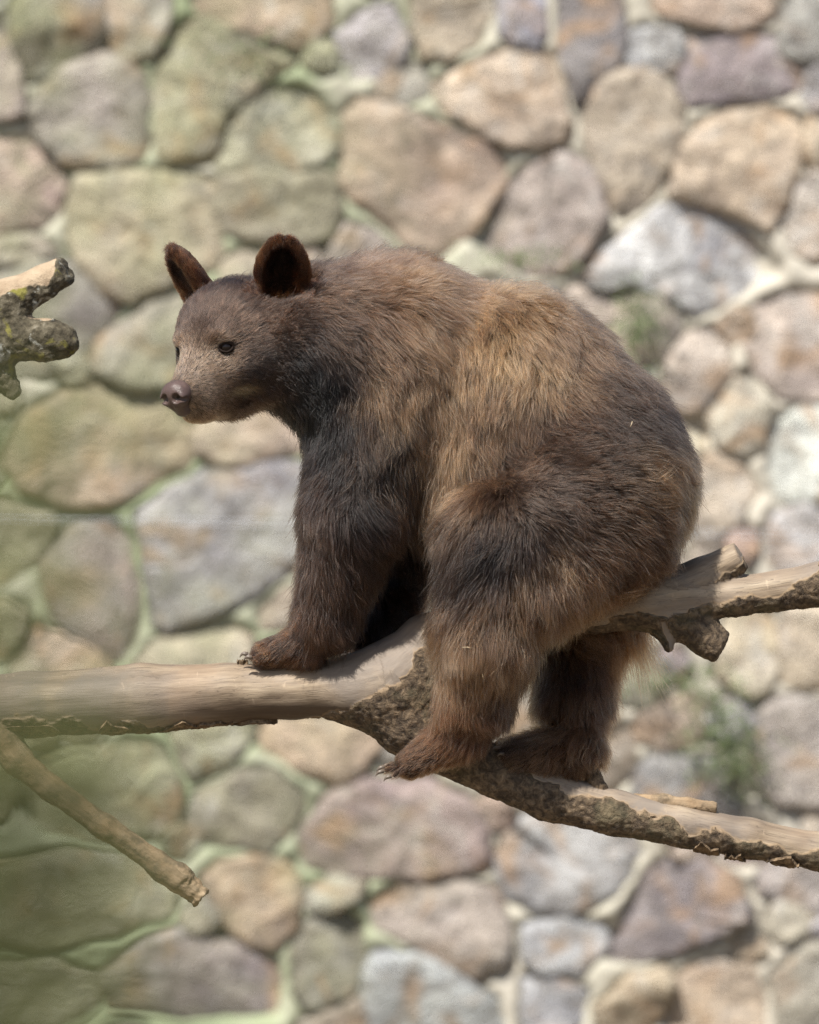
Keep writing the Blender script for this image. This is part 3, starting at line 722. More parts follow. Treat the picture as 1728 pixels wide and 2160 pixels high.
# curling flakes of bark still clinging to the wood: (limb, segment, t0, t1, angle from the camera side towards the underside)
def flake(limb, si, t0, t1, a0, a1, lift, seed):
    (p, r), (q_, r2) = LIMBS[limb][si], LIMBS[limb][si + 1]
    p = p.astype(float); ab = q_.astype(float) - p; ax = nrm(ab)
    dn = nrm(np.cross(np.cross(ax, [0, 0, -1.0]), ax)); fr = np.array([0, -1.0, 0])
    g = np.random.default_rng(seed); nu, nv = 14, 6
    top = []; bot = []
    j0 = np.interp(np.arange(nu), np.arange(0, nu + 2, 3), g.normal(0, .07, len(range(0, nu + 2, 3)))); j1 = np.interp(np.arange(nu), np.arange(0, nu + 2, 3), g.normal(0, .07, len(range(0, nu + 2, 3))))
    for i in range(nu):
        u = i / (nu - 1); e0 = a0 + j0[i] + .25 * (abs(u - .5) * 2) ** 3; e1 = a1 + j1[i] - .25 * (abs(u - .5) * 2) ** 3
        for j in range(nv):
            w_ = j / (nv - 1); an = R(e0 * 90 + (e1 - e0) * 90 * w_); t = t0 + (t1 - t0) * u + g.normal(0, .008)
            rr = r + (r2 - r) * t; d = fr * math.cos(an) + dn * math.sin(an)
            c = p + ab * t
            cur = lift * (abs(w_ - .5) * 2) ** 2 * (0.8 + 2 * j0[i])
            top.append(c + d * (rr + 6 + cur + g.normal(0, .8))); bot.append(c + d * (rr - 2 + cur * .6))
    N = nu * nv; vv = np.array(top + bot); f = []
    I = lambda i, j: i * nv + j
    for i in range(nu - 1):
        for j in range(nv - 1):
            a, b, c, d = I(i, j), I(i + 1, j), I(i + 1, j + 1), I(i, j + 1)
            f.append((a, d, c, b)); f.append((a + N, b + N, c + N, d + N))
    rim = [I(i, 0) for i in range(nu)] + [I(nu - 1, j) for j in range(1, nv)] + [I(i, nv - 1) for i in range(nu - 2, -1, -1)] + [I(0, j) for j in range(nv - 2, 0, -1)]
    for a, b in zip(rim, rim[1:] + rim[:1]): f.append((a, b, b + N, a + N))
    obj('bark_flake', vv * S - br_base, f, m_flake, branch, False)
for k, a in enumerate([('main',1,.62,1.3,.40,.9,1.5), ('main',2,.62,.9,.5,.85,1.5), ('main',3,.1,.62,.6,.98,1.5), ('main',3,.55,1.05,.75,1.1,1.5),
                       ('main',4,.05,.75,.85,1.1,3), ('main',5,.7,1.2,.75,1.05,5), ('upper',8,.02,.24,-.75,-.5,5), ('lower',6,.2,.6,.45,.95,4),
                       ('lower',6,.7,1.0,.6,1.0,6), ('lower',7,.3,.75,.4,.8,3), ('main',4,.16,.32,-1.04,-.9,2)]):
    flake(*a, seed=100 + k)

# ------------------------------------------------------------------ the lichen-covered stump of another branch at the left edge
SN = dict(top=[(V(-190,760,60),70),(V(-70,690,60),62),(V(20,632,60),46),(V(90,592,60),33),(V(136,568,60),30)],
          mid=[(V(-90,735,60),70),(V(30,712,58),46),(V(95,716,55),42),(V(130,720,54),34)],
          spur=[(V(-30,745,60),50),(V(0,790,60),24),(V(22,822,60),19)])
v, q, grain, bark, px, py = wood_mesh(SN, dict(top=[(-200,680),(0,632),(60,600),(100,588),(125,545),(140,520),(200,480)], mid=[(-200,660),(200,675)], spur=[(-200,600),(200,600)]),
                                      3.5, dict(mid=26, spur=30), dict(top=(0.85, -0.35, 0.42)), 50)
v = v + vnormals(v, q) * ((fbm(v, 22, 51, 3) - .5) * 9 * bark)[:, None]
sb = np.array([(-190 - 864) * S, 60 * S, (1080 - 760) * S])
o = obj('broken_branch', v * S - sb, q, m_lichen, None, True, dict(grain=grain, bark=bark)); o.location = tuple(sb)
tag(o, 'broken branch with yellow lichen and two blunt stubs at the left edge', 'branch')

# ------------------------------------------------------------------ the bear
HC = V(486, 736, -105).astype(float)           # middle of the skull
yaw, pitch, roll = R(54), R(13), R(3)
hf = np.array([-math.cos(yaw) * math.cos(pitch), -math.sin(yaw) * math.cos(pitch), -math.sin(pitch)])
hl = np.array([math.sin(yaw), -math.cos(yaw), 0.0]); hu = np.cross(hf, hl); 
hl2 = hl * math.cos(roll) + hu * math.sin(roll); hu = hu * math.cos(roll) - hl * math.sin(roll); hl = hl2
HM = np.stack([hf, hl, hu])                     # rows: world -> head axes (forward, left, up)
def H(f, l, u): return HC + hf * f + hl * l + hu * u
def toH(p): return (p - HC) @ HM.T

B = Field((-600, -330, -620), (650, 290, 640), 4.0)
# trunk
B.ellipsoid(V(1218,985,5), (220,198,240), 30)
B.ellipsoid(V(1065,845,10), (240,190,230), 60)
B.ellipsoid(V(1010,1000,0), (165,165,200), 60)
B.ellipsoid(V(842,795,-10), (178,160,214), 70)
B.capsule(V(790,705,-20), V(880,698,-5), 102, 108, 70)
B.capsule(V(965,706,35), V(1188,792,40), 94, 96, 40)         # ridge of the back
B.capsule(V(820,745,-20), V(600,725,-75), 165, 104, 60)         # neck
B.capsule(V(700,860,-50), V(760,960,-40), 70, 100, 60)          # breast
B.capsule(V(680,695,-60), V(770,672,-30), 100, 95, 60)           # mane behind the ears
# near fore leg
B.capsule(V(800,900,-92), V(755,1070,-98), 104, 94, 60)
B.capsule(V(755,1070,-98), V(690,1300,-55), 94, 60, 30)
B.capsule(V(690,1300,-55), V(640,1358,-40), 56, 46, 25)
B.capsule(V(640,1358,-40), V(562,1378,-38), 47, 38, 20)
for dl, dy, a in ((-26, 6, 540), (-9, 0, 531), (10, 0, 531), (28, 4, 540)):
    B.capsule(V(572,1378,-38 + dl), V(a, 1382 + dy, -38 + dl * 1.25), 18, 15, 5)
# far fore leg
B.capsule(V(810,930,115), V(868,1140,100), 105, 72, 40)
B.capsule(V(868,1140,100), V(812,1305,60), 72, 44, 25)
B.capsule(V(812,1305,60), V(765,1352,46), 42, 32, 20)
# near hind leg
B.capsule(V(1300,1020,-80), V(1070,1120,-165), 148, 112, 55)
B.capsule(V(1300,1120,-100), V(1125,1225,-150), 112, 100, 50)
B.ellipsoid(V(1078,1092,-215), (46,40,42), 50)                   # knee cap
B.capsule(V(1050,1140,-165), V(1026,1330,-150), 116, 98, 40)
B.capsule(V(1026,1330,-150), V(998,1470,-125), 98, 70, 30)
B.capsule(V(1000,1480,-122), V(972,1545,-105), 67, 55, 25)
B.capsule(V(972,1545,-105), V(866,1608,-92), 54, 41, 20)
for dl, (ax_, ay) in ((-28,(832,1632)), (-9,(815,1622)), (10,(817,1614)), (28,(828,1610))):
    B.capsule(V(866,1612,-92 + dl * .8), V(ax_, ay, -92 + dl * 1.2), 19, 16, 5)
# far hind leg
B.capsule(V(1290,1080,95), V(1225,1300,110), 130, 92, 50)
B.capsule(V(1215,1300,105), V(1208,1480,58), 86, 66, 30)
B.capsule(V(1208,1480,58), V(1212,1568,18), 66, 54, 25)
B.capsule(V(1214,1578,8), V(1094,1594,-22), 60, 46, 20)
for dl, (ax_, ay) in ((-24,(1072,1588)), (-7,(1062,1576)), (12,(1064,1566)), (30,(1072,1560))):
    B.capsule(V(1098,1590,-22 + dl * .8), V(ax_, ay, -22 + dl * 1.2), 18, 15, 5)
# tail
B.capsule(V(1330,1210,90), V(1338,1320,80), 30, 14, 25)
B.D += 11.0                                                      # room for the coat
# head
B.ellipsoid(H(-18,0,32), (112,114,104), 30, M=HM)
B.capsule(H(-60,0,-4), V(640,728,-60), 106, 108, 60)
B.capsule(V(640,728,-60), V(800,775,-25), 108, 145, 70)
for sd in (1, -1):
    B.ellipsoid(H(-8,58*sd,-34), (86,58,74), 30, M=HM)           # cheeks
    B.capsule(H(60,40*sd,-34), H(140,20*sd,-72), 40, 30, 30)     # lips
    B.ellipsoid(H(74,50*sd,40), (30,22,18), 24, M=HM)            # brows
B.capsule(H(58,0,30), H(118,0,-16), 48, 34, 40)                  # forehead to nose bridge
B.capsule(H(84,0,-32), H(186,0,-58), 46, 32, 30)                 # muzzle
B.capsule(H(20,0,-90), H(158,0,-102), 50, 22, 22)                # lower jaw
for sd in (1, -1): B.capsule(H(0,36*sd,-74), H(125,14*sd,-94), 46, 27, 26)
for sd in (1, -1):                                               # ears: cupped shells
    ea = nrm(0.14 * hf + 0.36 * sd * hl + 1.0 * hu)
    en = nrm(0.86 * hf + 0.50 * sd * hl); en = nrm(en - ea * (en @ ea)); ew = np.cross(ea, en)
    EM = np.stack([ew, ea, en])
    ec = H(-70, 117 * sd, 124)
    B.ellipsoid(ec, (57, 98, 28), 12, M=EM)
    B.capsule(ec - ea * 78 - hl * sd * 8, ec - ea * 30, 44, 36, 22)
    B.ellipsoid(ec + en * 22 + ea * 2, (40, 79, 27), 7, mode='sub', M=EM)
for sd in (1, -1):
    B.ellipsoid(H(106, 64*sd, 15), (20, 15, 13), 9, mode='sub', M=HM)   # eye sockets
bv, bq = B.mesh()
bv = relax(bv, bq, 2, 0.5)
bn = vnormals(bv, bq)
bear_base = np.array([0.0, 0.0, (1080 - 1640) * S]) + np.array([(1050 - 864) * S, 0, 0])
bear = thing('bear_cub', 'young brown bear with upright ears sitting astride the forked branch', 'bear', tuple(bear_base))
body = obj('body', bv * S - bear_base, bq, m_skin, bear)

# ---- fur
def guides():
    # x, y (photo), flow dx, dy, length, lift, colour A, colour B (albedo), golden share
    DK = (0.024, 0.0155, 0.012); BR = (0.078, 0.047, 0.031); GY = (0.062, 0.046, 0.039); TN = (0.265, 0.180, 0.113)
    GD = (0.42, 0.285, 0.170); RU = (0.16, 0.086, 0.046); DR = (0.056, 0.035, 0.025); SO = (0.235, 0.163, 0.118)
    return [
     (690,600, .7,.2, 55,.70, GY,SO,.55), (790,560, .5,-.5, 62,1., SO,SO,.7), (880,550, .5,-.4, 64,1., SO,TN,.55),
     (950,600, .8,.5, 55,.6, BR,SO,.5), (700,700, .9,.6, 55,.45, DK,BR,.4), (640,800, .6,.9, 32,.3, DK,DK,.2), (620,860, .7,.8, 26,.3, DK,DK,.2), (690,840, .5,1, 45,.35, DK,DR,.3),
     (790,680, .9,.5, 58,.5, BR,SO,.5), (880,680, .7,.7, 55,.45, BR,TN,.65), (800,780, .5,.9, 55,.45, BR,TN,.5), (880,800, .2,1, 55,.4, BR,TN,.75),
     (950,720, .1,1, 48,.35, BR,TN,.45), (1000,760, -.05,1, 45,.35, BR,GD,.6), (1090,720, -.1,1, 42,.35, BR,GD,.7), (1120,780, -.25,1, 45,.35, TN,GD,.7),
     (1020,860, 0,1, 45,.35, BR,TN,.55), (1110,870, -.2,1, 45,.35, BR,BR,.4), (960,880, .05,1, 55,.35, BR,TN,.7), (950,1000, .05,1, 65,.35, BR,GD,.5),
     (925,1100, .05,1, 68,.35, BR,TN,.6), (930,1180,-.05,1,60,.3, DK,BR,.5),
     (1020,610, .5,-.2, 50,.8, SO,GD,.5), (1120,590, .6,0, 62,1., TN,GD,.85), (1220,620, .7,.2, 66,1., TN,GD,1.), (1290,670, .7,.5, 62,.9, TN,GD,.9),
     (1150,680, .3,.7, 42,.4, GY,SO,.4), (1240,730, .5,.7, 42,.4, GY,SO,.35), (1350,770, .7,.7, 45,.5, GY,SO,.4), (1200,800, .3,.8, 42,.35, BR,TN,.35),
     (1300,840, .8,.5, 42,.32, GY,BR,.4), (1400,880, .7,.8, 45,.4, DK,GY,.4), (1190,900, .8,.1, 42,.32, BR,BR,.4), (1300,930, .95,.1, 42,.32, GY,BR,.4),
     (1460,960, .5,.9, 48,.5, DK,GY,.4), (1450,1080, .4,1, 55,.5, DK,BR,.4), (1460,1160, .3,1, 58,.5, BR,TN,.45),
     (1150,980, .95,-.25, 38,.3, GY,SO,.3), (1270,1000, 1,-.05, 42,.3, GY,BR,.4), (1385,1005, 1,.25, 52,.45, TN,GD,.85), (1330,1060, 1,.1, 42,.32, BR,TN,.3),
     (1380,1100, .8,.6, 48,.35, BR,TN,.4), (1250,1090, .95,.15, 42,.3, BR,BR,.4), (1170,1060, .9,.0, 36,.28, GY,BR,.35),
     (1075,1085, -.3,.4, 22,.35, DK,DK,.3), (1100,1040, .6,-.3, 30,.28, GY,SO,.3), (1030,1050, -.3,.8, 36,.3, BR,TN,.35),
     (1000,1130, -.6,.8, 42,.28, DK,GY,.4), (960,1180, -.7,.8, 48,.32, DK,GY,.4), (1050,1180, -.2,1, 48,.3, DK,BR,.35), (1000,1230, -.4,1, 52,.3, DK,BR,.4),
     (1130,1170, .5,.8, 48,.3, BR,TN,.3), (1200,1180, .6,.8, 52,.35, BR,TN,.45), (1130,1250, .4,.9, 58,.35, BR,TN,.6), (1230,1240, .5,.9, 55,.35, BR,TN,.45),
     (1310,1170, .5,.9, 48,.35, BR,BR,.4), (1380,1180, .2,1, 50,.4, DK,BR,.4),
     (960,1300, -.2,1, 55,.32, BR,TN,.85), (1060,1300, .1,1, 55,.32, BR,TN,.85), (1150,1320, .3,1, 58,.35, BR,TN,.5), (950,1400, -.25,1, 52,.3, RU,TN,.85),
     (1040,1400, .0,1, 52,.32, BR,TN,.75), (1100,1420, .3,1, 50,.4, DR,BR,.5), (960,1480, -.2,1, 45,.3, RU,RU,.5), (1050,1490, .4,1, 45,.4, DK,DR,.5),
     (980,1540, -.7,.7, 26,.3, RU,RU,.5), (920,1580, -.9,.4, 18,.3, RU,BR,.5), (850,1615, -.9,.5, 8,.3, DR,RU,.5), (1040,1560,-.2,.9,30,.35, DR,DR,.5),
     (1200,1400, .1,1, 52,.35, DK,DR,.5), (1280,1400, .6,.8, 58,.55, DR,RU,.6), (1150,1420,-.2,1,48,.35, DK,DR,.4), (1200,1500, .1,1, 48,.35, RU,TN,.8),
     (1270,1520, .4,.9, 48,.45, DR,RU,.5), (1200,1560, -.6,.6, 32,.35, RU,TN,.9), (1120,1580, -.9,.3, 22,.3, RU,TN,.8), (1070,1570, -.8,.4, 8,.3, DK,DR,.5),  # far hind foot: fur colour lightened to stand in for sunlight
     (1230,1620, .0,1, 30,.3, DK,DR,.5), (1345,1330, .15,1, 110,.25, RU,GD,.35),
     (740,900, 0,1, 52,.38, DK,BR,.35), (820,900, .1,1, 52,.38, DK,TN,.35), (670,920, -.2,1, 48,.4, DK,DR,.3), (660,1020, -.7,.7, 55,.55, DR,BR,.6),
     (750,1020, .0,1, 50,.35, DK,DR,.35), (850,1000, .2,1, 55,.38, DK,TN,.45), (690,1100, .0,1, 46,.4, DR,BR,.5), (780,1100, .6,.7, 46,.35, DK,DR,.4),
     (870,1120, .2,1, 48,.35, DK,BR,.3), (660,1190, -.3,1, 42,.4, DR,BR,.5), (740,1190, .6,.7, 46,.38, DR,BR,.4), (830,1220, .6,.8, 46,.4, DK,DR,.4),
     (680,1280, .2,1, 40,.35, DR,BR,.5), (760,1280, .7,.8, 42,.4, DK,DR,.5), (640,1340, -.4,.8, 24,.3, DR,RU,.5), (580,1370, -.9,.4, 15,.3, DR,RU,.5),
     (540,1385, -.8,.7, 7,.3, DR,RU,.5), (720,1350, .5,.8, 34,.4, DK,DR,.5), (840,1320, .2,1, 38,.35, DK,DK,.5), (780,1360,-.5,.6,22,.3, DK,DK,.5)]
G = guides()
Gxy = np.array([(g[0] - 864, 1080 - g[1]) for g in G], float); Gd = nrm(np.array([(g[2], -g[3]) for g in G], float))
Gl = np.array([g[4] for g in G], float); Gup = np.array([g[5] for g in G], float)
Ga = np.array([g[6] for g in G]); Gb = np.array([g[7] for g in G]); Gm = np.array([g[8] for g in G])

def style(p, n):
    """per-root flow direction, length, lift, colour"""
    N = len(p); xy = p[:, [0, 2]]
    D = np.zeros((N, 2)); L = np.zeros(N); U = np.zeros(N); Ca = np.zeros((N, 3)); Cb = np.zeros((N, 3)); Mx = np.zeros(N)
    jit = np.stack([noise(p, 60, 61), noise(p, 60, 62)], 1) - .5
    for s in range(0, N, 20000):
        e = min(N, s + 20000)
        d2 = ((xy[s:e, None, :] + 50 * jit[s:e, None, :] - Gxy[None]) ** 2).sum(2)
        w_ = np.exp(-d2 / (2 * 46.0 ** 2)) + 1e-5 / (1 + d2 / 1e3) ** 2
        w_ /= w_.sum(1, keepdims=True)
        D[s:e] = w_ @ Gd; L[s:e] = w_ @ Gl; U[s:e] = w_ @ Gup; Ca[s:e] = w_ @ Ga; Cb[s:e] = w_ @ Gb; Mx[s:e] = w_ @ Gm
    dirv = np.stack([D[:, 0], np.zeros(N), D[:, 1]], 1)
    # the rear and underside of the trunk: hair there simply hangs
    dirv = nrm(dirv + 1e-3) 
    # head
    h = toH(p); f, l, u = h.T
    wh = smooth(-165, -45, f + 0.15 * u) * smooth(215, 125, np.abs(l)) * (u > -190) * (u < 240) * (xy[:, 0] < -150)
    hd = nrm(h - np.array([215, 0, -45])); hd = hd + np.stack([np.full(N, -.5), np.zeros(N), np.where(u < -30, -.35, .05)], 1)
    hw = nrm(hd) @ HM
    dirv = nrm(dirv * (1 - wh[:, None]) + hw * wh[:, None])
    lh = 9 + 9 * smooth(120, 20, f) + 22 * smooth(0, -110, f) + 20 * smooth(60, -90, f) * smooth(10, 90, np.abs(l) - 10 + np.where(u < 0, 20, -30)) + 10 * smooth(-70, -130, u) * smooth(120, 60, f)
    L = L * (1 - wh) + lh * wh
    U = (U * 1.25 + .18) * (1 - wh) + 0.36 * wh; L = L * (1.3 - .3 * wh)
    tan = smooth(42, 115, f - .25 * np.abs(l) + .2 * (u + 30)) * smooth(70, 10, u)
    a = np.array((0.040, 0.027, 0.022)); b = np.array((0.105, 0.070, 0.052))
    fc = a * np.ones((N, 1)); fb = b * np.ones((N, 1))
    fore = smooth(-60, 60, f) * smooth(-10, 40, u)
    fc = fc * (1 - .4 * fore[:, None]) + np.array((0.16, 0.112, 0.086)) * .4 * fore[:, None]; fb = fb * (1 + .45 * fore[:, None])
    mu_a = np.array((0.34, 0.225, 0.15)); mu_b = np.array((0.56, 0.40, 0.29))
    fc = fc * (1 - tan[:, None]) + mu_a * tan[:, None]; fb = fb * (1 - tan[:, None]) + mu_b * tan[:, None]
    lip = .8 * np.exp(-(((f - 78) / 22) ** 2 + ((u + 78) / 9) ** 2)) * (np.abs(l) > 15)
    fc = fc * (1 - lip[:, None]) + np.array((0.56, 0.42, 0.25)) * lip[:, None]; fb = fb * (1 - lip[:, None]) + np.array((0.64, 0.50, 0.3)) * lip[:, None]
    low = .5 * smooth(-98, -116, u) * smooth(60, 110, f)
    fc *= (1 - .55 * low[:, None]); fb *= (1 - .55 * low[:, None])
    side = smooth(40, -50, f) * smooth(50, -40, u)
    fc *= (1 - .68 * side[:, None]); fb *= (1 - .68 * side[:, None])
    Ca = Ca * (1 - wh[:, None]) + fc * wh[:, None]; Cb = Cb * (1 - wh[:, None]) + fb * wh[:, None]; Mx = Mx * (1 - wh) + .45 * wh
    # ears
    for sd in (1, -1):
        ea = nrm(0.14 * hf + 0.36 * sd * hl + 1.0 * hu); en = nrm(0.86 * hf + 0.50 * sd * hl); en = nrm(en - ea * (en @ ea)); ew = np.cross(ea, en)
        r = p - H(-70, 117 * sd, 124); y = r @ ea; x = r @ ew; z = r @ en
        we = (smooth(-84, -60, y) * (np.abs(x) < 66) * (np.abs(z) < 48))
        inner = we * (n @ en > 0.15) * smooth(1.05, .55, (x / 44) ** 2 + (y / 84) ** 2)
        dirv = nrm(dirv * (1 - we[:, None]) + (ea + .25 * nrm(x[:, None] * ew)) * we[:, None])
        L = L * (1 - we) + (12 + 7 * smooth(.75, 1.0, (x / 57) ** 2 + (y / 98) ** 2) + 10 * smooth(-40, -80, y) + 14 * inner * smooth(50, -30, y)) * we; U = U * (1 - we) + .5 * we
        ca = np.array((0.040, 0.020, 0.013)); cb = np.array((0.15, 0.076, 0.040))
        ci = np.array((0.020, 0.013, 0.010)) + np.array((0.070, 0.034, 0.016)) * (smooth(8, 34, x * sd) * smooth(40, -20, y))[:, None] + np.array((0.13, 0.075, 0.042)) * ((noise(p, 5, 33) > .66) * smooth(60, -40, y))[:, None]
        ec_ = ca * (1 - inner[:, None]) + ci * inner[:, None]; cb = cb * (1 - .8 * inner[:, None]) + ci * .8 * inner[:, None]
        Ca = Ca * (1 - we[:, None]) + ec_ * we[:, None]; Cb = Cb * (1 - we[:, None]) + cb * we[:, None]
        tuft = np.exp(-(((y + 70) / 16) ** 2)) * np.exp(-((x / 26) ** 2)) * (z > -4) * (z < 48) * (n @ en > .1)
        Ca = Ca * (1 - tuft[:, None]) + np.array((0.24, 0.125, 0.045)) * tuft[:, None]; Cb = Cb * (1 - tuft[:, None]) + np.array((0.36, 0.2, 0.08)) * tuft[:, None]
        L = L + tuft * 12
    return dirv, L, U, Ca, Cb, Mx

NST = 480000; KP = 6
tri = np.concatenate([bq[:, [0, 1, 2]], bq[:, [0, 2, 3]]])
e1 = bv[tri[:, 1]] - bv[tri[:, 0]]; e2 = bv[tri[:, 2]] - bv[tri[:, 0]]
ar = np.linalg.norm(np.cross(e1, e2), axis=1)
cen = bv[tri].mean(1); hc = toH(cen)
dens = np.where((hc[:, 0] > -130) & (cen[:, 0] < -150), 2.6, 1.0)
dens = np.where((cen[:, 2] < -230) & (cen[:, 0] < 0) , 1.5, dens)
tn = nrm(np.cross(e1, e2)); dens = np.where((tn[:, 1] > 0.35) & (dens < 2), dens * 0.5, dens)
cum = np.cumsum(ar * dens); pick = np.searchsorted(cum, rng.random(NST) * cum[-1])
a_, b_ = rng.random(NST), rng.random(NST); m = a_ + b_ > 1; a_[m] = 1 - a_[m]; b_[m] = 1 - b_[m]
root = bv[tri[pick, 0]] + a_[:, None] * e1[pick] + b_[:, None] * e2[pick]
nr = nrm(bn[tri[pick, 0]] * (1 - a_ - b_)[:, None] + bn[tri[pick, 1]] * a_[:, None] + bn[tri[pick, 2]] * b_[:, None])
# keep eyes, nose pad and foot soles free of hair
eyeL = [H(84, 58, 16), H(84, -58, 16)]
nose_c = H(202, 0, -58)
keep = np.ones(NST, bool)
for e in eyeL: keep &= np.linalg.norm(root - e, axis=1) > 16
rh = toH(root)
keep &= ~((rh[:, 0] > 196) & (np.abs(rh[:, 1]) < 40))
root = root[keep]; nr = nr[keep]; NST = len(root)
dirv, L, U, Ca, Cb, Mx = style(root, nr)
fluff = (rng.random(NST) < .20) & (L > 22)
U = np.where(fluff, np.maximum(U, rng.uniform(.8, 1.4, NST)), U)
def strands(root, nr, dirv, L, U, seed, jit):
    g = np.random.default_rng(seed); N = len(root)
    dirv = dirv + (0.8 * (np.stack([noise(root, 30, 71), noise(root, 30, 72), noise(root, 30, 73)], 1) - .5)
                   + 0.8 * (np.stack([noise(root, 85, 81), noise(root, 85, 82), noise(root, 85, 83)], 1) - .5)) * np.clip(L / 50, .15, 1.1)[:, None]
    dirv = dirv + g.normal(0, jit, (N, 3))
    T = dirv - nr * (dirv * nr).sum(1, keepdims=True)
    T = nrm(T + 1e-4)
    up = np.clip(U * g.uniform(.7, 1.35, N) + .6 * (noise(root, 38, 75) - .5) * np.clip(L / 40, .2, 1), .1, 1.35)
    t = np.linspace(0, 1, KP)[None, :, None]
    su, cu = np.sin(up)[:, None, None], np.cos(up)[:, None, None]
    Ln = (L * g.uniform(.62, 1.15, N))[:, None, None]
    grav = np.array([0, 0, -1.0])[None, None]
    side = np.cross(T, nr)[:, None, :] * (g.normal(0, .10, N)[:, None, None])
    off = Ln * (nr[:, None, :] * su * (t - .38 * t * t) + T[:, None, :] * (cu * t + .22 * t * t) + side * t * t + grav * .10 * t * t)
    return root[:, None, :] + off
# tufts: strands lean towards a shared guide strand
NG = NST // 14
gi = rng.choice(NST, NG, replace=False)
gp = strands(root[gi], nr[gi], dirv[gi], L[gi] * np.exp(rng.normal(0, .26, NG)), U[gi], 5, .24)
kd = kdtree.KDTree(NG)
for i, p in enumerate(root[gi]): kd.insert(p, i)
kd.balance()
near = np.fromiter((kd.find(p)[1] for p in root), dtype=np.int64, count=NST)
P = strands(root, nr, dirv, L, U, 6, .15)
t = np.linspace(0, 1, KP)[None, :, None]
cl = (np.where(fluff, .15, rng.uniform(.3, .9, NST)) * np.clip(L / 30, .15, 1))[:, None, None] * t ** 1.3
# broad locks, then fine tufts
NL = NST // 300
li = rng.choice(NST, NL, replace=False)
lp = strands(root[li], nr[li], dirv[li], L[li] * 1.15, U[li], 15, .30)
kd2 = kdtree.KDTree(NL)
for i, p in enumerate(root[li]): kd2.insert(p, i)
kd2.balance()
gl = np.fromiter((kd2.find(p)[1] for p in root[gi]), dtype=np.int64, count=NG)
lc = (rng.uniform(.3, .8, NL)[gl] * np.clip(L[gi] / 45, 0, 1) ** 1.5)[:, None, None] * t ** 1.2
gp = gp * (1 - lc) + (lp[gl] + (root[gi] - root[li][gl])[:, None, :] * (1 - .55 * t)) * lc
ln = rng.normal(0, 1, NL)[gl][near]
P = P * (1 - cl) + (gp[near] + (root - root[gi][near])[:, None, :] * (1 - .75 * t)) * cl
fly = rng.random(NST) < .06                      # a few loose guard hairs
P[fly] += (rng.normal(0, 10, (int(fly.sum()), 1, 3)) * t ** 2) * np.clip(L[fly] / 45, .1, 1)[:, None, None]
gn = rng.normal(0, 1, NG)[near]
mixv = np.clip(Mx + .55 * (fbm(root, 70, 91, 3) - .5) * 2 * .55 + .18 * gn + .16 * ln + rng.normal(0, .24, NST) - .06, 0, 1)
col = Ca * (1 - mixv[:, None]) + Cb * mixv[:, None]
dark = 1 - .55 * np.exp(-(((root[:, 0] + 864 - 680) / 75) ** 2 + ((1080 - root[:, 2] - 830) / 110) ** 2)) - .35 * np.exp(-(((root[:, 0] + 864 - 740) / 90) ** 2 + ((1080 - root[:, 2] - 1000) / 130) ** 2)) - .42 * np.exp(-(((root[:, 0] + 864 - 1320) / 150) ** 2 + ((1080 - root[:, 2] - 930) / 190) ** 2)) - .32 * np.exp(-(((root[:, 0] + 864 - 1050) / 110) ** 2 + ((1080 - root[:, 2] - 1150) / 70) ** 2))  # dark coat areas; on neck and chest the head's shadow is painted in
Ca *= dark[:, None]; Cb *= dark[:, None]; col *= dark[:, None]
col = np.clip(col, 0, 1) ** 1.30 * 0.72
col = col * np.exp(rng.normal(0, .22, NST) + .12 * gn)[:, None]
guard = (rng.random(NST) < .10) & (L > 16)
gt = np.clip(mixv + .15, 0, 1)[guard, None]
col[guard] = (col[guard] * .45 + .55 * np.clip(Ca[guard] * (1 - gt) + Cb[guard] * gt, 0, 1) ** 1.2) * 1.1
P[guard] = root[guard][:, None, :] + (P[guard] - root[guard][:, None, :]) * 1.14
hc_ = bpy.data.hair_curves.new('fur')
hc_.add_curves([KP] * NST)
hc_.position_data.foreach_set('vector', ((P * S - bear_base).astype(f32)).ravel())
rad = (np.clip(0.18 + L / 55 * 0.24, .2, .42)[:, None] * np.array([1, .98, .9, .75, .5, .12])[None, :]) * S
rad[guard] *= 1.5
ra = hc_.attributes.get('radius') or hc_.attributes.new('radius', 'FLOAT', 'POINT')
ra.data.foreach_set('value', rad.astype(f32).ravel())
ca = hc_.attributes.new('fcol', 'FLOAT_COLOR', 'CURVE')
ca.data.foreach_set('color', np.concatenate([np.clip(col, .004, .8), np.ones((NST, 1))], 1).astype(f32).ravel())
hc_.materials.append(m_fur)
fo = bpy.data.objects.new('fur', hc_); C.objects.link(fo); fo.parent = bear

# ---- nose pad, eyes, claws
F = Field(nose_c - 60, nose_c + 60, 2.0)
F.ellipsoid(H(198, 0, -53), (26, 33, 27), 8, M=HM)
F.ellipsoid(H(211, 0, -56), (16, 30, 25), 10, M=HM)
F.capsule(H(202, 0, -70), H(190, 0, -88), 20, 18, 14)
for sd in (1, -1):
    F.ellipsoid(H(214, 20 * sd, -62), (14, 12, 12), 8, M=HM)
    F.ellipsoid(H(227, 15 * sd, -60), (14, 9.5, 10), 4, mode='sub', M=HM)
    F.capsule(H(225, 20 * sd, -62), H(209, 36 * sd, -66), 5, 3, 4, mode='sub')
F.capsule(H(231, 0, -62), H(214, 0, -100), 2.5, 2.5, 5, mode='sub')
v, q = F.mesh(); v = relax(v, q, 1, .4)
Mn = Mat('nose_leather'); Pn = Mn.n('NewGeometry').outputs['Position']
vz = Mn.n('TexVoronoi', Scale=700.0); Mn.set(vz.inputs['Vector'], Pn)
m_nose = Mn.out(Mn.mix(Mn.noise(Pn, 60, 3), (0.045, 0.028, 0.025), (0.11, 0.074, 0.066)), .36, Mn.bump(vz.outputs[0], .5, .0008), .35)
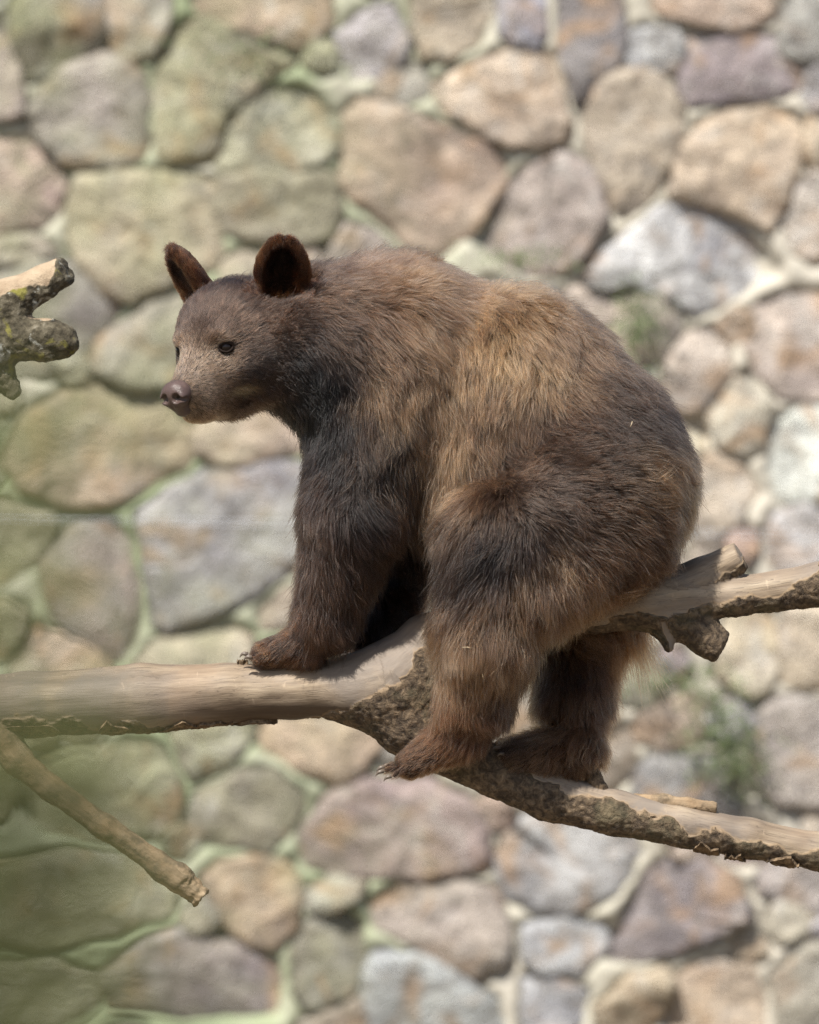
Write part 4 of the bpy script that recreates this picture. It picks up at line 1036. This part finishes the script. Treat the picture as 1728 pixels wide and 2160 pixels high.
obj('nose', v * S - bear_base, q, m_nose, bear)
def ball(c, rad, M, m, name, parent, nu=24, nv=16):
    vs_, fs = [], []
    for i in range(nv + 1):
        th = math.pi * i / nv
        for j in range(nu):
            ph = 2 * math.pi * j / nu
            vs_.append(c + M[0] * rad[0] * math.sin(th) * math.cos(ph) + M[1] * rad[1] * math.sin(th) * math.sin(ph) + M[2] * rad[2] * math.cos(th))
    for i in range(nv):
        for j in range(nu):
            k = (j + 1) % nu
            fs.append((i * nu + j, (i + 1) * nu + j, (i + 1) * nu + k, i * nu + k))
    return obj(name, np.array(vs_) * S - bear_base, np.array(fs), m, parent)
m_eye = mat_simple('dark_eye', (0.008, 0.005, 0.004), 0.10, 0.28)
m_lid = mat_simple('eyelid_skin', (0.014, 0.009, 0.007), 0.7, 0.08)
for sd, e in ((1, eyeL[0]), (-1, eyeL[1])):
    ed = nrm(hf * .72 + hl * .66 * sd + hu * .06); es = nrm(np.cross(hu, ed)); eu = np.cross(ed, es)
    eye = ball(e, (13, 13, 13), (es, eu, ed), m_eye, 'eye', bear)
    # almond-shaped lid rims
    vs_, fs = [], []; nu, nv = 28, 8
    for i in range(nu):
        an = 2 * math.pi * i / nu
        cx_, cz_ = 12.5 * math.cos(an), 8.2 * math.sin(an) * (1 - .25 * abs(math.cos(an)))
        dpt = math.sqrt(max(0, 15.0 ** 2 - cx_ ** 2 - cz_ ** 2))
        cpt = e + es * cx_ + eu * cz_ + ed * dpt * .86
        od = nrm(es * cx_ + eu * cz_)
        for j in range(nv):
            b = 2 * math.pi * j / nv
            vs_.append(cpt + od * (2.8 * math.cos(b) + 1.6) + ed * (2.8 * math.sin(b) - 1.0))
    for i in range(nu):
        for j in range(nv):
            i2, j2 = (i + 1) % nu, (j + 1) % nv
            fs.append((i * nv + j, i2 * nv + j, i2 * nv + j2, i * nv + j2))
    obj('eyelid', np.array(vs_) * S - bear_base, np.array(fs), m_lid, bear)
m_claw = mat_simple('claw_horn', (0.12, 0.095, 0.075), 0.4, 0.4, .3, 300)
def claw(tip0, d1, d2, ln, r):
    d1 = nrm(np.array(d1, float)); d2 = nrm(np.array(d2, float)); p = np.array(tip0, float)
    pts = [p - d1 * 6]; rr = [r]
    for i in range(5):
        u = (i + 1) / 5; p = p + nrm(d1 * (1 - u) + d2 * u) * ln / 5
        pts.append(p); rr.append(r * (1 - u * .92))
    v, f = tube(pts, rr, 8)
    obj('claw', v * S - bear_base, f, m_claw, bear)
for dl, dy, a in ((-26, 6, 540), (-9, 0, 531), (10, 0, 531), (28, 4, 540)):
    claw(V(a - 13, 1378 + dy, -38 + dl * 1.25), (-1, 0, .25), (-.35, 0, -1), 15, 5)
for dl, (ax_, ay) in ((-28,(832,1632)), (-9,(815,1622)), (10,(817,1614)), (28,(828,1610))):
    claw(V(ax_ - 12, ay + 2, -92 + dl * 1.2 - 4), (-1, -.1, -.2), (-.4, 0, -1), 15, 5)
for dl, (ax_, ay) in ((-24,(1072,1588)), (-7,(1062,1576)), (12,(1064,1566)), (30,(1072,1560))):
    claw(V(ax_ - 13, ay, -22 + dl * 1.2 - 2), (-1, -.1, .3), (-.4, 0, -1), 14, 4.5)

# ------------------------------------------------------------------ bits of straw caught in the coat
m_straw = mat_simple('dry_straw', (0.42, 0.35, 0.24), 0.8, 0.1)
def straw(px_, py_, dx, dz, ln, label):
    p = V(px_, py_).astype(float)
    nb = (np.abs(bv[:, 0] - p[0]) < 14) & (np.abs(bv[:, 2] - p[2]) < 14)
    p[1] = bv[nb, 1].min() - 30
    d = nrm(np.array([dx, 0.0, dz])); nrm_ = np.array([-d[2], 0, d[0]])
    v_, f_ = tube([(-d * ln * .5) * S, (nrm_ * ln * .06 - np.array([0, 1.5, 0])) * S, (d * ln * .5) * S], [.0005, .0007, .0004], 6)
    o = obj('straw_fleck', v_, f_, m_straw); o.location = tuple(p * S)
    tag(o, label, 'straw', 'straw flecks caught in the coat')
straw(984, 1362, 1, -.1, 20, 'pale straw fleck lying across the shin of the near hind leg')
straw(1326, 897, -.4, -1, 13, 'tiny pale straw fleck high on the dark rump fur')
straw(1016, 1422, .2, -1, 10, 'tiny pale straw fleck low on the near hind leg above the ankle')

# ------------------------------------------------------------------ out-of-focus shrub close to the camera, lower left
sx, sy, sz = -0.42, -8.0, -2.2
shrub = thing('leafy_shrub', 'blurred olive green shrub close to the lens at the lower left', 'shrub', (sx, sy, sz))
g = np.random.default_rng(3)
lv, lf = [], []; k3 = 4.0 / 12.0 * S
cnt = 0
for i in range(2300):
    # crown reaches up into the lower left of the view and thins out towards its edge
    px_ = g.uniform(-620, 520); py_ = g.uniform(800, 2900)
    den = math.exp(-((max(px_, -40) + 40) / 250) ** 2 - ((py_ - 1890) / (230 if py_ < 1890 else 420)) ** 2)
    den = .62 * den + .45 * math.exp(-((max(px_, -120) + 120) / 150) ** 2 - ((py_ - 1020) / 150) ** 2) + .12 * math.exp(-((max(px_, -80) + 80) / 220) ** 2 - ((py_ - 1350) / 300) ** 2)
    if g.random() > den * 1.05: continue
    c = np.array([(px_ - 864) * k3 - sx, g.normal(0, .16), (1080 - py_) * k3 - sz])
    v_, f_ = leaf_mesh(1, c, (0, 0, 0), 0.042, .2, int(g.integers(1e9)), (0, -.3, .3))
    f_ = [tuple(x + cnt for x in t_) for t_ in f_]; lv.append(v_); lf += f_; cnt += len(v_)
fo2 = obj('foliage', np.concatenate(lv), lf, m_leaff, shrub); fo2['kind'] = 'stuff'
for i in range(9):
    x1 = (g.uniform(-600, 150) - 864) * k3 - sx; z1 = (1080 - g.uniform(1850, 2300)) * k3 - sz
    v_, f_ = tube([(0.02 * i - .08, 0, 0), (x1 * .4, g.normal(0, .05), z1 * .55), (x1 * .9, g.normal(0, .06), z1 * .9), (x1, g.normal(0, .08), z1)], [.007, .005, .003, .0012])
    obj('stem', v_, f_, m_stem, shrub)
